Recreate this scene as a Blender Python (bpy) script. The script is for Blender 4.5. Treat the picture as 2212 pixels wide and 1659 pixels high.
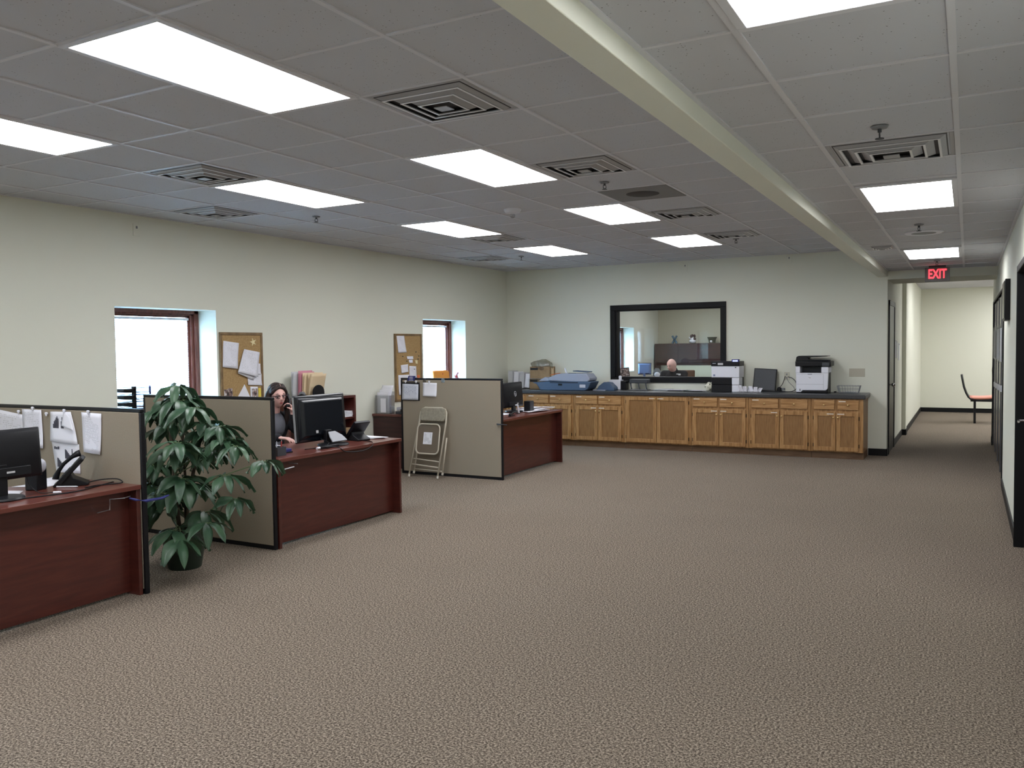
import bpy, bmesh, math, random
from mathutils import Vector, Matrix, Euler
PI = math.pi
S = bpy.context.scene
COL = S.collection
for o in list(bpy.data.objects):
    bpy.data.objects.remove(o, do_unlink=True)

# ------------------------------------------------------------------ camera
cam_d = bpy.data.cameras.new('camera')
cam_d.sensor_fit = 'HORIZONTAL'; cam_d.sensor_width = 36.0
cam_d.lens = 36.0 * 1808.5 / 2212.0
cam_d.clip_start = 0.05; cam_d.clip_end = 200
cam = bpy.data.objects.new('camera', cam_d); COL.objects.link(cam)
yaw, pitch, roll = math.radians(-28.5625), math.radians(-2.5119), math.radians(-0.7204)
fw = Vector((math.sin(yaw)*math.cos(pitch), math.cos(yaw)*math.cos(pitch), math.sin(pitch)))
rt = Vector((math.cos(yaw), -math.sin(yaw), 0)); up = rt.cross(fw)
r2 = math.cos(roll)*rt + math.sin(roll)*up; u2 = -math.sin(roll)*rt + math.cos(roll)*up
mw = Matrix((r2, u2, -fw)).transposed().to_4x4(); mw.translation = Vector((0, 0, 1.6117))
cam.matrix_world = mw
S.camera = cam

# ------------------------------------------------------------------ world, exposure
wd = bpy.data.worlds.new('sky'); S.world = wd; wd.use_nodes = True
bg = wd.node_tree.nodes['Background']
bg.inputs[0].default_value = (0.46, 0.74, 1.0, 1); bg.inputs[1].default_value = 13.0
S.view_settings.view_transform = 'Standard'; S.view_settings.look = 'None'
S.view_settings.gamma = 1; S.view_settings.use_curve_mapping = False
S.view_settings.exposure = EXPOSURE = 0.95
PANEL = 7.0          # strength of the ceiling light diffusers

# room measures
CH, CC, LX, BY, RX, XC = 2.946, 2.62, -7.133, 12.953, 0.35, -1.0
GX0, GY0, PX, PY = -2.8348, 2.2979, 0.64258, 0.6344

# ------------------------------------------------------------------ materials
MATS = {}
def mat(name, col, rough=0.6, metal=0.0, emit=0, spec=0.5, alpha=None, trans=0, coat=0, bump=None, noise=None):
    """bump=(scale,strength); noise=(scale,detail,[(pos,col)...],stretch)"""
    if name in MATS: return MATS[name]
    m = bpy.data.materials.new(name); m.use_nodes = True; nt = m.node_tree
    b = nt.nodes['Principled BSDF']
    c = (*col, 1) if len(col) == 3 else col
    b.inputs['Base Color'].default_value = c
    b.inputs['Roughness'].default_value = rough; b.inputs['Metallic'].default_value = metal
    b.inputs['Specular IOR Level'].default_value = spec
    if trans: b.inputs['Transmission Weight'].default_value = trans
    if coat: b.inputs['Coat Weight'].default_value = coat; b.inputs['Coat Roughness'].default_value = .15
    if alpha is not None: b.inputs['Alpha'].default_value = alpha
    if emit:
        b.inputs['Emission Color'].default_value = c; b.inputs['Emission Strength'].default_value = emit
    tc = nt.nodes.new('ShaderNodeTexCoord')
    if noise:
        sc, det, stops, stretch = noise
        mp = nt.nodes.new('ShaderNodeMapping'); mp.inputs['Scale'].default_value = stretch
        n = nt.nodes.new('ShaderNodeTexNoise'); n.inputs['Scale'].default_value = sc; n.inputs['Detail'].default_value = det
        r = nt.nodes.new('ShaderNodeValToRGB'); e = r.color_ramp.elements
        while len(e) < len(stops): e.new(.5)
        for i, (p, cc) in enumerate(stops): e[i].position = p; e[i].color = (*cc, 1)
        nt.links.new(tc.outputs['Object'], mp.inputs[0]); nt.links.new(mp.outputs[0], n.inputs['Vector'])
        nt.links.new(n.outputs['Fac'], r.inputs[0]); nt.links.new(r.outputs[0], b.inputs['Base Color'])
    if bump:
        n2 = nt.nodes.new('ShaderNodeTexNoise'); n2.inputs['Scale'].default_value = bump[0]; n2.inputs['Detail'].default_value = 3
        bp = nt.nodes.new('ShaderNodeBump'); bp.inputs['Strength'].default_value = bump[1]; bp.inputs['Distance'].default_value = .01
        nt.links.new(tc.outputs['Object'], n2.inputs['Vector']); nt.links.new(n2.outputs['Fac'], bp.inputs['Height'])
        nt.links.new(bp.outputs[0], b.inputs['Normal'])
    MATS[name] = m
    return m

WALL = mat('wall_paint', (.745, .75, .652), .75, bump=(90, .06))
REVEAL = WALL
OFFWALL = mat('office_wall_shaded', (.52, .50, .39), .75)  # shade on the far office wall is put into this darker colour
TRIMB = mat('black_vinyl', (.005, .0055, .007), .5, spec=.25)
BLACK = mat('black_plastic', (.006, .0065, .009), .4, spec=.3)
BLACKG = mat('black_gloss_plastic', (.006, .008, .012), .22, spec=.4)
DGREY = mat('dark_grey_plastic', (.045, .05, .06), .5)
MGREY = mat('mid_grey_plastic', (.22, .23, .25), .5)
LGREY = mat('light_grey_plastic', (.50, .51, .58), .5)
WHITEP = mat('white_plastic', (.74, .75, .82), .4)
IVORY = mat('ivory_plastic', (.60, .58, .47), .5)
PAPER = mat('white_paper', (.80, .80, .86), .8)
PAPERG = mat('grey_paper', (.55, .56, .58), .8)
MANILA = mat('manila_card', (.72, .56, .36), .8)
PINK = mat('pink_card', (.62, .25, .32), .7)
ORANGE = mat('orange_envelope', (.85, .36, .07), .7)
SILVER = mat('brushed_silver', (.55, .56, .60), .35, metal=.8)
CHROME = mat('chrome', (.75, .75, .78), .15, metal=1)
BRASS = mat('brass_knob', (.70, .52, .25), .3, metal=.9)
BLUEP = mat('slate_blue_plastic', (.055, .095, .17), .45)
BLUEL = mat('pale_blue_grey_plastic', (.30, .33, .42), .5)
NAVY = mat('navy_blue_plastic', (.02, .025, .16), .4)
RED = mat('red_plastic', (.5, .05, .05), .4)
YELLOW = mat('yellow_card', (.75, .6, .08), .7)
CORK = mat('cork', (.42, .25, .10), .9, noise=(60, 4, [(.3, (.33, .205, .085)), (.7, (.45, .30, .135))], (1, 1, 1)))
OAKF = mat('oak_board_frame', (.30, .17, .07), .5, noise=(10, 3, [(.3, (.14, .085, .035)), (.7, (.26, .165, .075))], (4, 1, 1)))
FABRIC = mat('tweed_fabric', (.30, .24, .18), .95, bump=(900, .1), noise=(260, 3, [(.3, (.22, .185, .14)), (.72, (.37, .315, .24))], (1, 1, 1)))
def wood(name, c1, c2, c3, rough, sc, stretch, coat=0):
    return mat(name, c2, rough, coat=coat, noise=(sc, 6, [(.3, c1), (.5, c2), (.72, c3)], stretch), bump=(60, .03))
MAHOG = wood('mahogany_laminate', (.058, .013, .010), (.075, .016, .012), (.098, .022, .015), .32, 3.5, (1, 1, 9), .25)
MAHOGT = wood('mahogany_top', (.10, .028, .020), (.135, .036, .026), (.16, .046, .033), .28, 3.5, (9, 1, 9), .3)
MAHOGD = wood('dark_mahogany', (.030, .010, .009), (.042, .013, .012), (.056, .018, .016), .4, 3, (1, 1, 9))
WINW = wood('mahogany_window_wood', (.09, .022, .014), (.16, .045, .03), (.22, .07, .05), .4, 6, (6, 6, 1))
OAK = wood('oak_wood_vertical', (.24, .115, .035), (.36, .19, .07), (.46, .265, .11), .42, 5, (9, 9, 1))
OAKH = wood('oak_wood_horizontal', (.25, .12, .036), (.38, .20, .075), (.48, .28, .12), .42, 5, (1, 9, 9))
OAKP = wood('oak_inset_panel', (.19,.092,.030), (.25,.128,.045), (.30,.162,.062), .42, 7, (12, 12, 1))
OAKD = wood('oak_toe_kick', (.13, .07, .035), (.17, .095, .05), (.21, .12, .065), .5, 5, (1, 9, 9))
COUNTER = mat('charcoal_laminate', (.04, .042, .048), .3, noise=(220, 3, [(.35, (.022, .023, .027)), (.7, (.07, .073, .08))], (1, 1, 1)))
CARDB = mat('cardboard', (.30, .20, .11), .9, noise=(12, 3, [(.3, (.26, .175, .095)), (.7, (.34, .23, .13))], (1, 1, 1)))
LEAF = mat('leaf_green', (.03, .075, .035), .38, noise=(9, 3, [(.3, (.022, .060, .034)), (.7, (.06, .125, .065))], (1, 1, 1)))
VEIN = mat('leaf_stalk_green', (.13, .20, .09), .5)
BARK = mat('plant_bark', (.05, .038, .025), .8, noise=(40, 3, [(.3, (.03, .022, .015)), (.7, (.09, .07, .045))], (1, 1, .4)))
POTM = mat('dark_green_pot', (.018, .032, .022), .45)
SOIL = mat('potting_soil', (.02, .015, .01), 1)
SKIN = mat('skin_rosy', (.72, .43, .38), .55)
SKINM = mat('skin_ruddy', (.86, .54, .50), .5)
HAIR = mat('dark_brown_hair', (.018, .012, .012), .55, spec=.3, noise=(70, 3, [(.3, (.008, .006, .007)), (.75, (.055, .035, .03))], (1, 1, .08)))
BLOUSE = mat('grey_blouse', (.14, .145, .17), .85, bump=(40, .3))
CARDI = mat('black_cardigan', (.012, .012, .017), .9)
STEEL = mat('painted_beige_steel', (.50, .45, .36), .35)
UPH = mat('beige_vinyl', (.24, .21, .16), .6, noise=(40, 3, [(.3, (.20, .175, .13)), (.7, (.28, .25, .19))], (1, 1, 1)))
VENTM = mat('vent_metal', (.36, .36, .38), .4)
VENTL = mat('vent_lip', (.80, .80, .82), .35)
VENTD = mat('vent_dark', (.045, .045, .05), .6)
CEILG = mat('ceiling_grid_white', (.66, .66, .70), .5)
GLOW = mat('diffuser_glow', (.97, .975, 1.0), .5, emit=PANEL)
EXITR = mat('exit_letter_glow', (1.0, .035, .05), .5, emit=1.6)
SCREENB = mat('pale_blue_monitor_plastic', (.16, .24, .46), .4)

def glassmat(name, tint, refl=.08, rough=0.0):
    m = bpy.data.materials.new(name); m.use_nodes = True; nt = m.node_tree
    for n in list(nt.nodes): nt.nodes.remove(n)
    out = nt.nodes.new('ShaderNodeOutputMaterial'); mx = nt.nodes.new('ShaderNodeMixShader')
    t = nt.nodes.new('ShaderNodeBsdfTransparent'); t.inputs[0].default_value = (*tint, 1)
    g = nt.nodes.new('ShaderNodeBsdfGlossy'); g.inputs['Roughness'].default_value = rough
    mx.inputs[0].default_value = refl
    nt.links.new(t.outputs[0], mx.inputs[1]); nt.links.new(g.outputs[0], mx.inputs[2]); nt.links.new(mx.outputs[0], out.inputs[0])
    MATS[name] = m; return m
PANE = glassmat('clear_glass', (.97, .98, .98), .05)
PANEO = glassmat('office_glass', (.95, .965, .965), .035)
PLASTIC = glassmat('clear_plastic', (.82, .83, .85), .16, .15)
FILM = glassmat('thin_plastic_film', (.72, .71, .68), .14, .35)

def blind_mat():
    m = bpy.data.materials.new('blind_slat_white'); m.use_nodes = True; nt = m.node_tree
    for n in list(nt.nodes): nt.nodes.remove(n)
    out = nt.nodes.new('ShaderNodeOutputMaterial'); mx = nt.nodes.new('ShaderNodeMixShader'); mx.inputs[0].default_value = .55
    d = nt.nodes.new('ShaderNodeBsdfDiffuse'); d.inputs[0].default_value = (.86, .87, .90, 1)
    t = nt.nodes.new('ShaderNodeBsdfTranslucent'); t.inputs[0].default_value = (.86, .87, .90, 1)
    nt.links.new(d.outputs[0], mx.inputs[1]); nt.links.new(t.outputs[0], mx.inputs[2]); nt.links.new(mx.outputs[0], out.inputs[0])
    return m
BLIND = blind_mat()

def text_mat(name, base, ink, rows=22, density=.52, blocks=3.0):
    """paper with rows of printed text; uses the Generated box of the sheet (u along its width, v along its height)"""
    m = bpy.data.materials.new(name); m.use_nodes = True; nt = m.node_tree; b = nt.nodes['Principled BSDF']
    b.inputs['Roughness'].default_value = .8
    uv = nt.nodes.new('ShaderNodeUVMap'); uv.uv_map = 'page'
    sep = nt.nodes.new('ShaderNodeSeparateXYZ'); nt.links.new(uv.outputs[0], sep.inputs[0])
    def mth(op, a, bb=None, c=None):
        n = nt.nodes.new('ShaderNodeMath'); n.operation = op
        for i, v in enumerate((a, bb, c)):
            if v is None: continue
            if isinstance(v, (int, float)): n.inputs[i].default_value = v
            else: nt.links.new(v, n.inputs[i])
        return n.outputs[0]
    rowf = mth('MULTIPLY', sep.outputs[1], rows); fr = mth('FRACT', rowf); line = mth('LESS_THAN', fr, .42)
    mp = nt.nodes.new('ShaderNodeMapping'); mp.inputs['Scale'].default_value = (26, rows, 1); nt.links.new(uv.outputs[0], mp.inputs[0])
    no = nt.nodes.new('ShaderNodeTexNoise'); no.inputs['Scale'].default_value = 1.0; no.inputs['Detail'].default_value = 1
    nt.links.new(mp.outputs[0], no.inputs['Vector']); words = mth('GREATER_THAN', no.outputs['Fac'], density)
    n2 = nt.nodes.new('ShaderNodeTexNoise'); n2.inputs['Scale'].default_value = blocks; nt.links.new(uv.outputs[0], n2.inputs['Vector'])
    blk = mth('GREATER_THAN', n2.outputs['Fac'], .45)
    ex = mth('MULTIPLY', mth('GREATER_THAN', sep.outputs[0], .1), mth('LESS_THAN', sep.outputs[0], .9))
    ey = mth('MULTIPLY', mth('GREATER_THAN', sep.outputs[1], .07), mth('LESS_THAN', sep.outputs[1], .94))
    f = mth('MULTIPLY', mth('MULTIPLY', line, words), mth('MULTIPLY', blk, mth('MULTIPLY', ex, ey)))
    mix = nt.nodes.new('ShaderNodeMix'); mix.data_type = 'RGBA'
    mix.inputs[6].default_value = (*base, 1); mix.inputs[7].default_value = (*ink, 1)
    nt.links.new(f, mix.inputs[0]); nt.links.new(mix.outputs[2], b.inputs['Base Color'])
    return m
TEXT = text_mat('printed_page', (.78, .78, .85), (.56, .56, .60))
TEXTD = text_mat('printed_list_page', (.78, .78, .85), (.50, .50, .56), 40, .45, 1.5)
CALM = text_mat('calendar_page', (.62, .65, .74), (.30, .34, .50), 12, .5, 1.2)
TEXTL = text_mat('label_sheet', (.72, .72, .76), (.36, .36, .38), 24, .42, 2.0)
PHOTOM = mat('snapshot_print', (.2, .2, .2), .4, noise=(28, 2, [(.35, (.02, .02, .03)), (.5, (.25, .16, .14)), (.68, (.65, .62, .62))], (1, 1, 1)))

# ------------------------------------------------------------------ mesh builder
class B:
    def __init__(s): s.bm = bmesh.new(); s.uv = None
    def _x(s, vs, M):
        if M is not None:
            for v in vs: v.co = M @ v.co
        return s
    def box(s, x0, x1, y0, y1, z0, z1, M=None):
        c = [s.bm.verts.new(p) for p in ((x0,y0,z0),(x1,y0,z0),(x1,y1,z0),(x0,y1,z0),(x0,y0,z1),(x1,y0,z1),(x1,y1,z1),(x0,y1,z1))]
        for f in ((3,2,1,0),(4,5,6,7),(0,1,5,4),(1,2,6,5),(2,3,7,6),(3,0,4,7)): s.bm.faces.new([c[i] for i in f])
        return s._x(c, M)
    def obox(s, c, size, rot=(0,0,0), M=None):
        a, b, d = [k/2 for k in size]
        T = Matrix.Translation(c) @ Euler(rot).to_matrix().to_4x4()
        if M is not None: T = M @ T
        return s.box(-a, a, -b, b, -d, d, T)
    def taper(s, c, w0, d0, w1, d1, h, M=None):
        x, y, z = c
        vs = [s.bm.verts.new(p) for p in [(x+sx*w/2, y+sy*d/2, z+k) for (w, d, k) in ((w0,d0,0),(w1,d1,h)) for sx, sy in ((-1,-1),(1,-1),(1,1),(-1,1))]]
        for f in ((3,2,1,0),(4,5,6,7),(0,1,5,4),(1,2,6,5),(2,3,7,6),(3,0,4,7)): s.bm.faces.new([vs[i] for i in f])
        return s._x(vs, M)
    def ring(s, c, ax, r, n, ref=None):
        ax = Vector(ax).normalized()
        if ref is None: ref = Vector((0,0,1)) if abs(ax.z) < .9 else Vector((1,0,0))
        a = ax.cross(ref).normalized(); b = ax.cross(a)
        return [s.bm.verts.new(Vector(c) + a*r*math.cos(2*PI*i/n) + b*r*math.sin(2*PI*i/n)) for i in range(n)]
    def loft(s, rings, caps=True):
        for A, Bq in zip(rings, rings[1:]):
            n = len(A)
            for i in range(n): s.bm.faces.new((A[i], A[(i+1)%n], Bq[(i+1)%n], Bq[i]))
        if caps:
            s.bm.faces.new(list(reversed(rings[0]))); s.bm.faces.new(rings[-1])
        return s
    def cyl(s, p0, p1, r0, r1=None, n=16, caps=True):
        p0 = Vector(p0); p1 = Vector(p1); r1 = r0 if r1 is None else r1
        return s.loft([s.ring(p0, p1-p0, r0, n), s.ring(p1, p1-p0, r1, n)], caps)
    def tube(s, pts, r, n=8, closed=False):
        P = [Vector(p) for p in pts]; rs = []
        rr = r if isinstance(r, (list, tuple)) else [r]*len(P)
        for i, p in enumerate(P):
            a = P[i-1] if (i or closed) else P[0]; b = P[(i+1) % len(P)] if (i < len(P)-1 or closed) else P[-1]
            d = (b-a)
            ref = Vector((0,0,1)) if abs(d.normalized().z) < .95 else Vector((1,0,0))
            rs.append(s.ring(p, d, rr[i], n, ref))
        if closed: rs.append(rs[0])
        for A, Bq in zip(rs, rs[1:]):
            # align start index to avoid twist
            k = min(range(n), key=lambda j: (A[0].co-Bq[j].co).length)
            for i in range(n):
                try: s.bm.faces.new((A[i], A[(i+1)%n], Bq[(i+1+k)%n], Bq[(i+k)%n]))
                except ValueError: pass
        if not closed:
            s.bm.faces.new(list(reversed(rs[0]))); s.bm.faces.new(rs[-1])
        return s
    def lathe(s, prof, c=(0,0,0), n=24, M=None, caps=True):
        rs = []; c = Vector(c); allv = []
        for r, z in prof:
            v = [s.bm.verts.new(c + Vector((r*math.cos(2*PI*i/n), r*math.sin(2*PI*i/n), z))) for i in range(n)]
            rs.append(v); allv += v
        s.loft(rs, caps)
        return s._x(allv, M)
    def ball(s, c, r, u=16, v=10, M=None):
        if isinstance(r, (int, float)): r = (r, r, r)
        T = Matrix.Translation(c) @ Matrix.Diagonal((*r, 1))
        if M is not None: T = M @ T
        bmesh.ops.create_uvsphere(s.bm, u_segments=u, v_segments=v, radius=1, matrix=T); return s
    def prism(s, pts, y0, y1, M=None):
        """outline in x,z extruded along y"""
        a = [s.bm.verts.new((x, y0, z)) for x, z in pts]; b = [s.bm.verts.new((x, y1, z)) for x, z in pts]
        n = len(pts); s.bm.faces.new(a); s.bm.faces.new(list(reversed(b)))
        for i in range(n): s.bm.faces.new((a[i], b[i], b[(i+1)%n], a[(i+1)%n]))
        return s._x(a+b, M)
    def grid(s, fn, nu, nv, thick=0):
        """fn(u,v)->Vector, gets a page UV; solidified afterwards by thickness along normal"""
        uvl = s.bm.loops.layers.uv.get('page') or s.bm.loops.layers.uv.new('page')
        V = [[s.bm.verts.new(fn(i/nu, j/nv)) for i in range(nu+1)] for j in range(nv+1)]
        for j in range(nv):
            for i in range(nu):
                f = s.bm.faces.new((V[j][i], V[j][i+1], V[j+1][i+1], V[j+1][i]))
                for l, (a, b) in zip(f.loops, ((i,j),(i+1,j),(i+1,j+1),(i,j+1))): l[uvl].uv = (a/nu, b/nv)
        return s
    def build(s, name, m, parent=None, world=False, smooth=None, bevel=0, seg=2, kind=None, solid=0, sub=0, label=None, keep=False):
        if not keep: bmesh.ops.recalc_face_normals(s.bm, faces=s.bm.faces)
        me = bpy.data.meshes.new(name); s.bm.to_mesh(me); s.bm.free()
        if world and parent is not None: me.transform(wmat(parent).inverted())
        me.materials.append(m)
        o = bpy.data.objects.new(name, me); COL.objects.link(o)
        if parent is not None: o.parent = parent
        if solid:
            md = o.modifiers.new('solid', 'SOLIDIFY'); md.thickness = solid; md.offset = 0
        if bevel:
            md = o.modifiers.new('bevel', 'BEVEL'); md.width = bevel; md.segments = seg; md.limit_method = 'ANGLE'; md.angle_limit = math.radians(40)
        if sub:
            md = o.modifiers.new('sub', 'SUBSURF'); md.levels = sub; md.render_levels = sub
        if smooth is None: smooth = False
        if smooth or bevel:
            me.shade_smooth()
            if smooth != 'all':
                try: me.set_sharp_from_angle(angle=math.radians(38))
                except Exception: pass
        if kind: o['kind'] = kind
        if label: o['label'] = label
        return o
def wmat(o):
    m = o.matrix_basis.copy()
    return (wmat(o.parent) @ m) if o.parent else m
def thing(name, label, cat, loc=(0,0,0), rotz=0, group=None):
    o = bpy.data.objects.new(name, None); COL.objects.link(o); o.empty_display_size = .1
    o.location = loc; o.rotation_euler = (0, 0, rotz); o['label'] = label; o['category'] = cat
    if group: o['group'] = group
    return o
def tag(o, label, cat, group=None, kind=None):
    o['label'] = label; o['category'] = cat
    if group: o['group'] = group
    if kind: o['kind'] = kind
    return o
def struct(o): o['kind'] = 'structure'; return o
def dup(root, loc, rotz=None, label=None, group=None, name=None):
    r = root.copy(); COL.objects.link(r); r.location = loc
    if rotz is not None: r.rotation_euler = (0, 0, rotz)
    if label: r['label'] = label
    if group: r['group'] = group
    for ch in list(root.children):
        c = ch.copy(); COL.objects.link(c); c.parent = r
        for g in list(ch.children):
            d = g.copy(); COL.objects.link(d); d.parent = c
    return r
def text(name, body, size, m, parent, loc, rot, depth=.002, world=False, sx=1, offset=0):
    cu = bpy.data.curves.new(name, 'FONT'); cu.body = body; cu.size = size; cu.extrude = depth
    cu.align_x = 'CENTER'; cu.align_y = 'CENTER'; cu.offset = offset
    t = bpy.data.objects.new(name, cu); COL.objects.link(t)
    dg = bpy.context.evaluated_depsgraph_get(); me = bpy.data.meshes.new_from_object(t.evaluated_get(dg))
    bpy.data.objects.remove(t, do_unlink=True)
    T = Matrix.Translation(loc) @ Euler(rot).to_matrix().to_4x4() @ Matrix.Diagonal((sx, 1, 1, 1))
    me.transform(T)
    if world and parent is not None: me.transform(wmat(parent).inverted())
    me.materials.clear(); me.materials.append(m)
    o = bpy.data.objects.new(name, me); COL.objects.link(o)
    if parent is not None: o.parent = parent
    return o
def frame_box(b, x0, x1, z0, z1, y0, y1, w, M=None):
    """picture-frame border in the xz plane"""
    b.box(x0, x1, y0, y1, z1-w, z1, M); b.box(x0, x1, y0, y1, z0, z0+w, M)
    b.box(x0, x0+w, y0, y1, z0+w, z1-w, M); b.box(x1-w, x1, y0, y1, z0+w, z1-w, M); return b
def rrect(w, h, r, n=5, cx=0, cz=0):
    pts = []
    for (sx, sz, a0) in ((1,1,0),(-1,1,90),(-1,-1,180),(1,-1,270)):
        for i in range(n+1):
            a = math.radians(a0 + 90*i/n)
            pts.append((cx + sx*(w/2-r) + r*math.cos(a), cz + sz*(h/2-r) + r*math.sin(a)))
    return pts
RND = random.Random(7)
# ================================================================== SETTING
def carpet():
    m = bpy.data.materials.new('loop_carpet'); m.use_nodes = True; nt = m.node_tree; b = nt.nodes['Principled BSDF']
    b.inputs['Roughness'].default_value = .95; b.inputs['Specular IOR Level'].default_value = .1
    tc = nt.nodes.new('ShaderNodeTexCoord')
    n1 = nt.nodes.new('ShaderNodeTexNoise'); n1.inputs['Scale'].default_value = 100; n1.inputs['Detail'].default_value = 4; n1.inputs['Roughness'].default_value = .8
    r = nt.nodes.new('ShaderNodeValToRGB'); e = r.color_ramp.elements
    e[0].position = .40; e[0].color = (.045, .035, .027, 1); e[1].position = .61; e[1].color = (.44, .37, .295, 1)
    k = e.new(.5); k.color = (.165, .134, .106, 1)
    n2 = nt.nodes.new('ShaderNodeTexNoise'); n2.inputs['Scale'].default_value = 1.1; n2.inputs['Detail'].default_value = 2
    mr = nt.nodes.new('ShaderNodeMapRange'); mr.inputs[3].default_value = .94; mr.inputs[4].default_value = 1.06
    mx = nt.nodes.new('ShaderNodeMix'); mx.data_type = 'RGBA'; mx.blend_type = 'MULTIPLY'; mx.inputs[0].default_value = 1
    for n in (n1, n2): nt.links.new(tc.outputs['Object'], n.inputs['Vector'])
    nt.links.new(n1.outputs['Fac'], r.inputs[0]); nt.links.new(n2.outputs['Fac'], mr.inputs[0])
    nt.links.new(r.outputs[0], mx.inputs[6]); nt.links.new(mr.outputs[0], mx.inputs[7]); nt.links.new(mx.outputs[2], b.inputs['Base Color'])
    bp = nt.nodes.new('ShaderNodeBump'); bp.inputs['Strength'].default_value = .35; bp.inputs['Distance'].default_value = .006
    nt.links.new(n1.outputs['Fac'], bp.inputs['Height']); nt.links.new(bp.outputs[0], b.inputs['Normal'])
    return m
def tile_mat():
    m = bpy.data.materials.new('acoustic_tile'); m.use_nodes = True; nt = m.node_tree; b = nt.nodes['Principled BSDF']
    b.inputs['Roughness'].default_value = .9; b.inputs['Specular IOR Level'].default_value = .1
    tc = nt.nodes.new('ShaderNodeTexCoord')
    n1 = nt.nodes.new('ShaderNodeTexVoronoi'); n1.inputs['Scale'].default_value = 55; n1.inputs['Randomness'].default_value = 1
    r = nt.nodes.new('ShaderNodeValToRGB'); e = r.color_ramp.elements
    e[0].position = .10; e[0].color = (.16, .16, .16, 1); e[1].position = .17; e[1].color = (.575, .58, .62, 1)
    n2 = nt.nodes.new('ShaderNodeTexNoise'); n2.inputs['Scale'].default_value = 22; n2.inputs['Detail'].default_value = 2
    gt = nt.nodes.new('ShaderNodeMath'); gt.operation = 'GREATER_THAN'; gt.inputs[1].default_value = .53
    mx = nt.nodes.new('ShaderNodeMix'); mx.data_type = 'RGBA'; mx.inputs[6].default_value = (.575, .58, .62, 1)
    for n in (n1, n2): nt.links.new(tc.outputs['Object'], n.inputs['Vector'])
    nt.links.new(n1.outputs['Distance'], r.inputs[0]); nt.links.new(n2.outputs['Fac'], gt.inputs[0])
    nt.links.new(gt.outputs[0], mx.inputs[0]); nt.links.new(r.outputs[0], mx.inputs[7]); nt.links.new(mx.outputs[2], b.inputs['Base Color'])
    return m
CARPET = carpet(); TILE = tile_mat()
BACK = -4.2      # wall behind the camera
struct(B().box(LX-.4, 3.2, BACK-.1, 22, -.1, 0).build('floor', CARPET))
struct(B().box(LX-.35, -1.07, BACK-.1, BY+.06, CH, CH+.1).build('ceiling', TILE))
struct(B().box(XC-.08, RX+.25, BACK-.1, BY+.1, CC, CC+.1).build('ceiling', TILE))
struct(B().box(XC-.2, 3.2, 13.9, 21.7, 2.83, 2.93).build('ceiling', TILE))          # lobby
struct(B().box(LX-.35, XC-.1, BY+.05, 21.3, 2.83, 2.93).build('ceiling', TILE))     # glazed office

# T-bars
def grid_bars(name, xs, ys, z, xr, yr, w=.024, t=.007):
    b = B()
    for x in xs: b.box(x-w/2, x+w/2, yr[0], yr[1], z-t, z+.002)
    for y in ys: b.box(xr[0], xr[1], y-w/2*.8, y+w/2*.8, z-t*.8, z+.002)
    return struct(b.build(name, CEILG))
xs = [GX0+i*PX for i in range(-6, 3)]; ys = [GY0+j*PY for j in range(-10, 17)]
grid_bars('ceiling_grid', xs, ys, CH, (LX, -1.1), (BACK, BY))
cys = [1.55+.6*k for k in range(-9, 20)]
grid_bars('ceiling_grid', [-.665, -.055], cys, CC, (XC, RX), (BACK, BY))
# wall angle strips
b = B(); b.box(LX, LX+.022, BACK, BY, CH-.006, CH+.002); b.box(LX, -1.1, BY-.022, BY, CH-.006, CH+.002)
b.box(XC, XC+.022, BACK, BY, CC-.006, CC+.002); b.box(RX-.022, RX, BACK, BY, CC-.006, CC+.002)
struct(b.build('trim_1', CEILG))

# soffit beam between main ceiling and aisle ceiling
struct(B().box(-1.13, XC, BACK, BY, 2.54, CH+.05).build('trim_2', WALL, bevel=.004))
# header at end of the aisle
struct(B().box(XC+.0005, RX-.0005, BY+.002, 14.0, 2.50, 2.93).build('trim_3', WALL))

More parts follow.
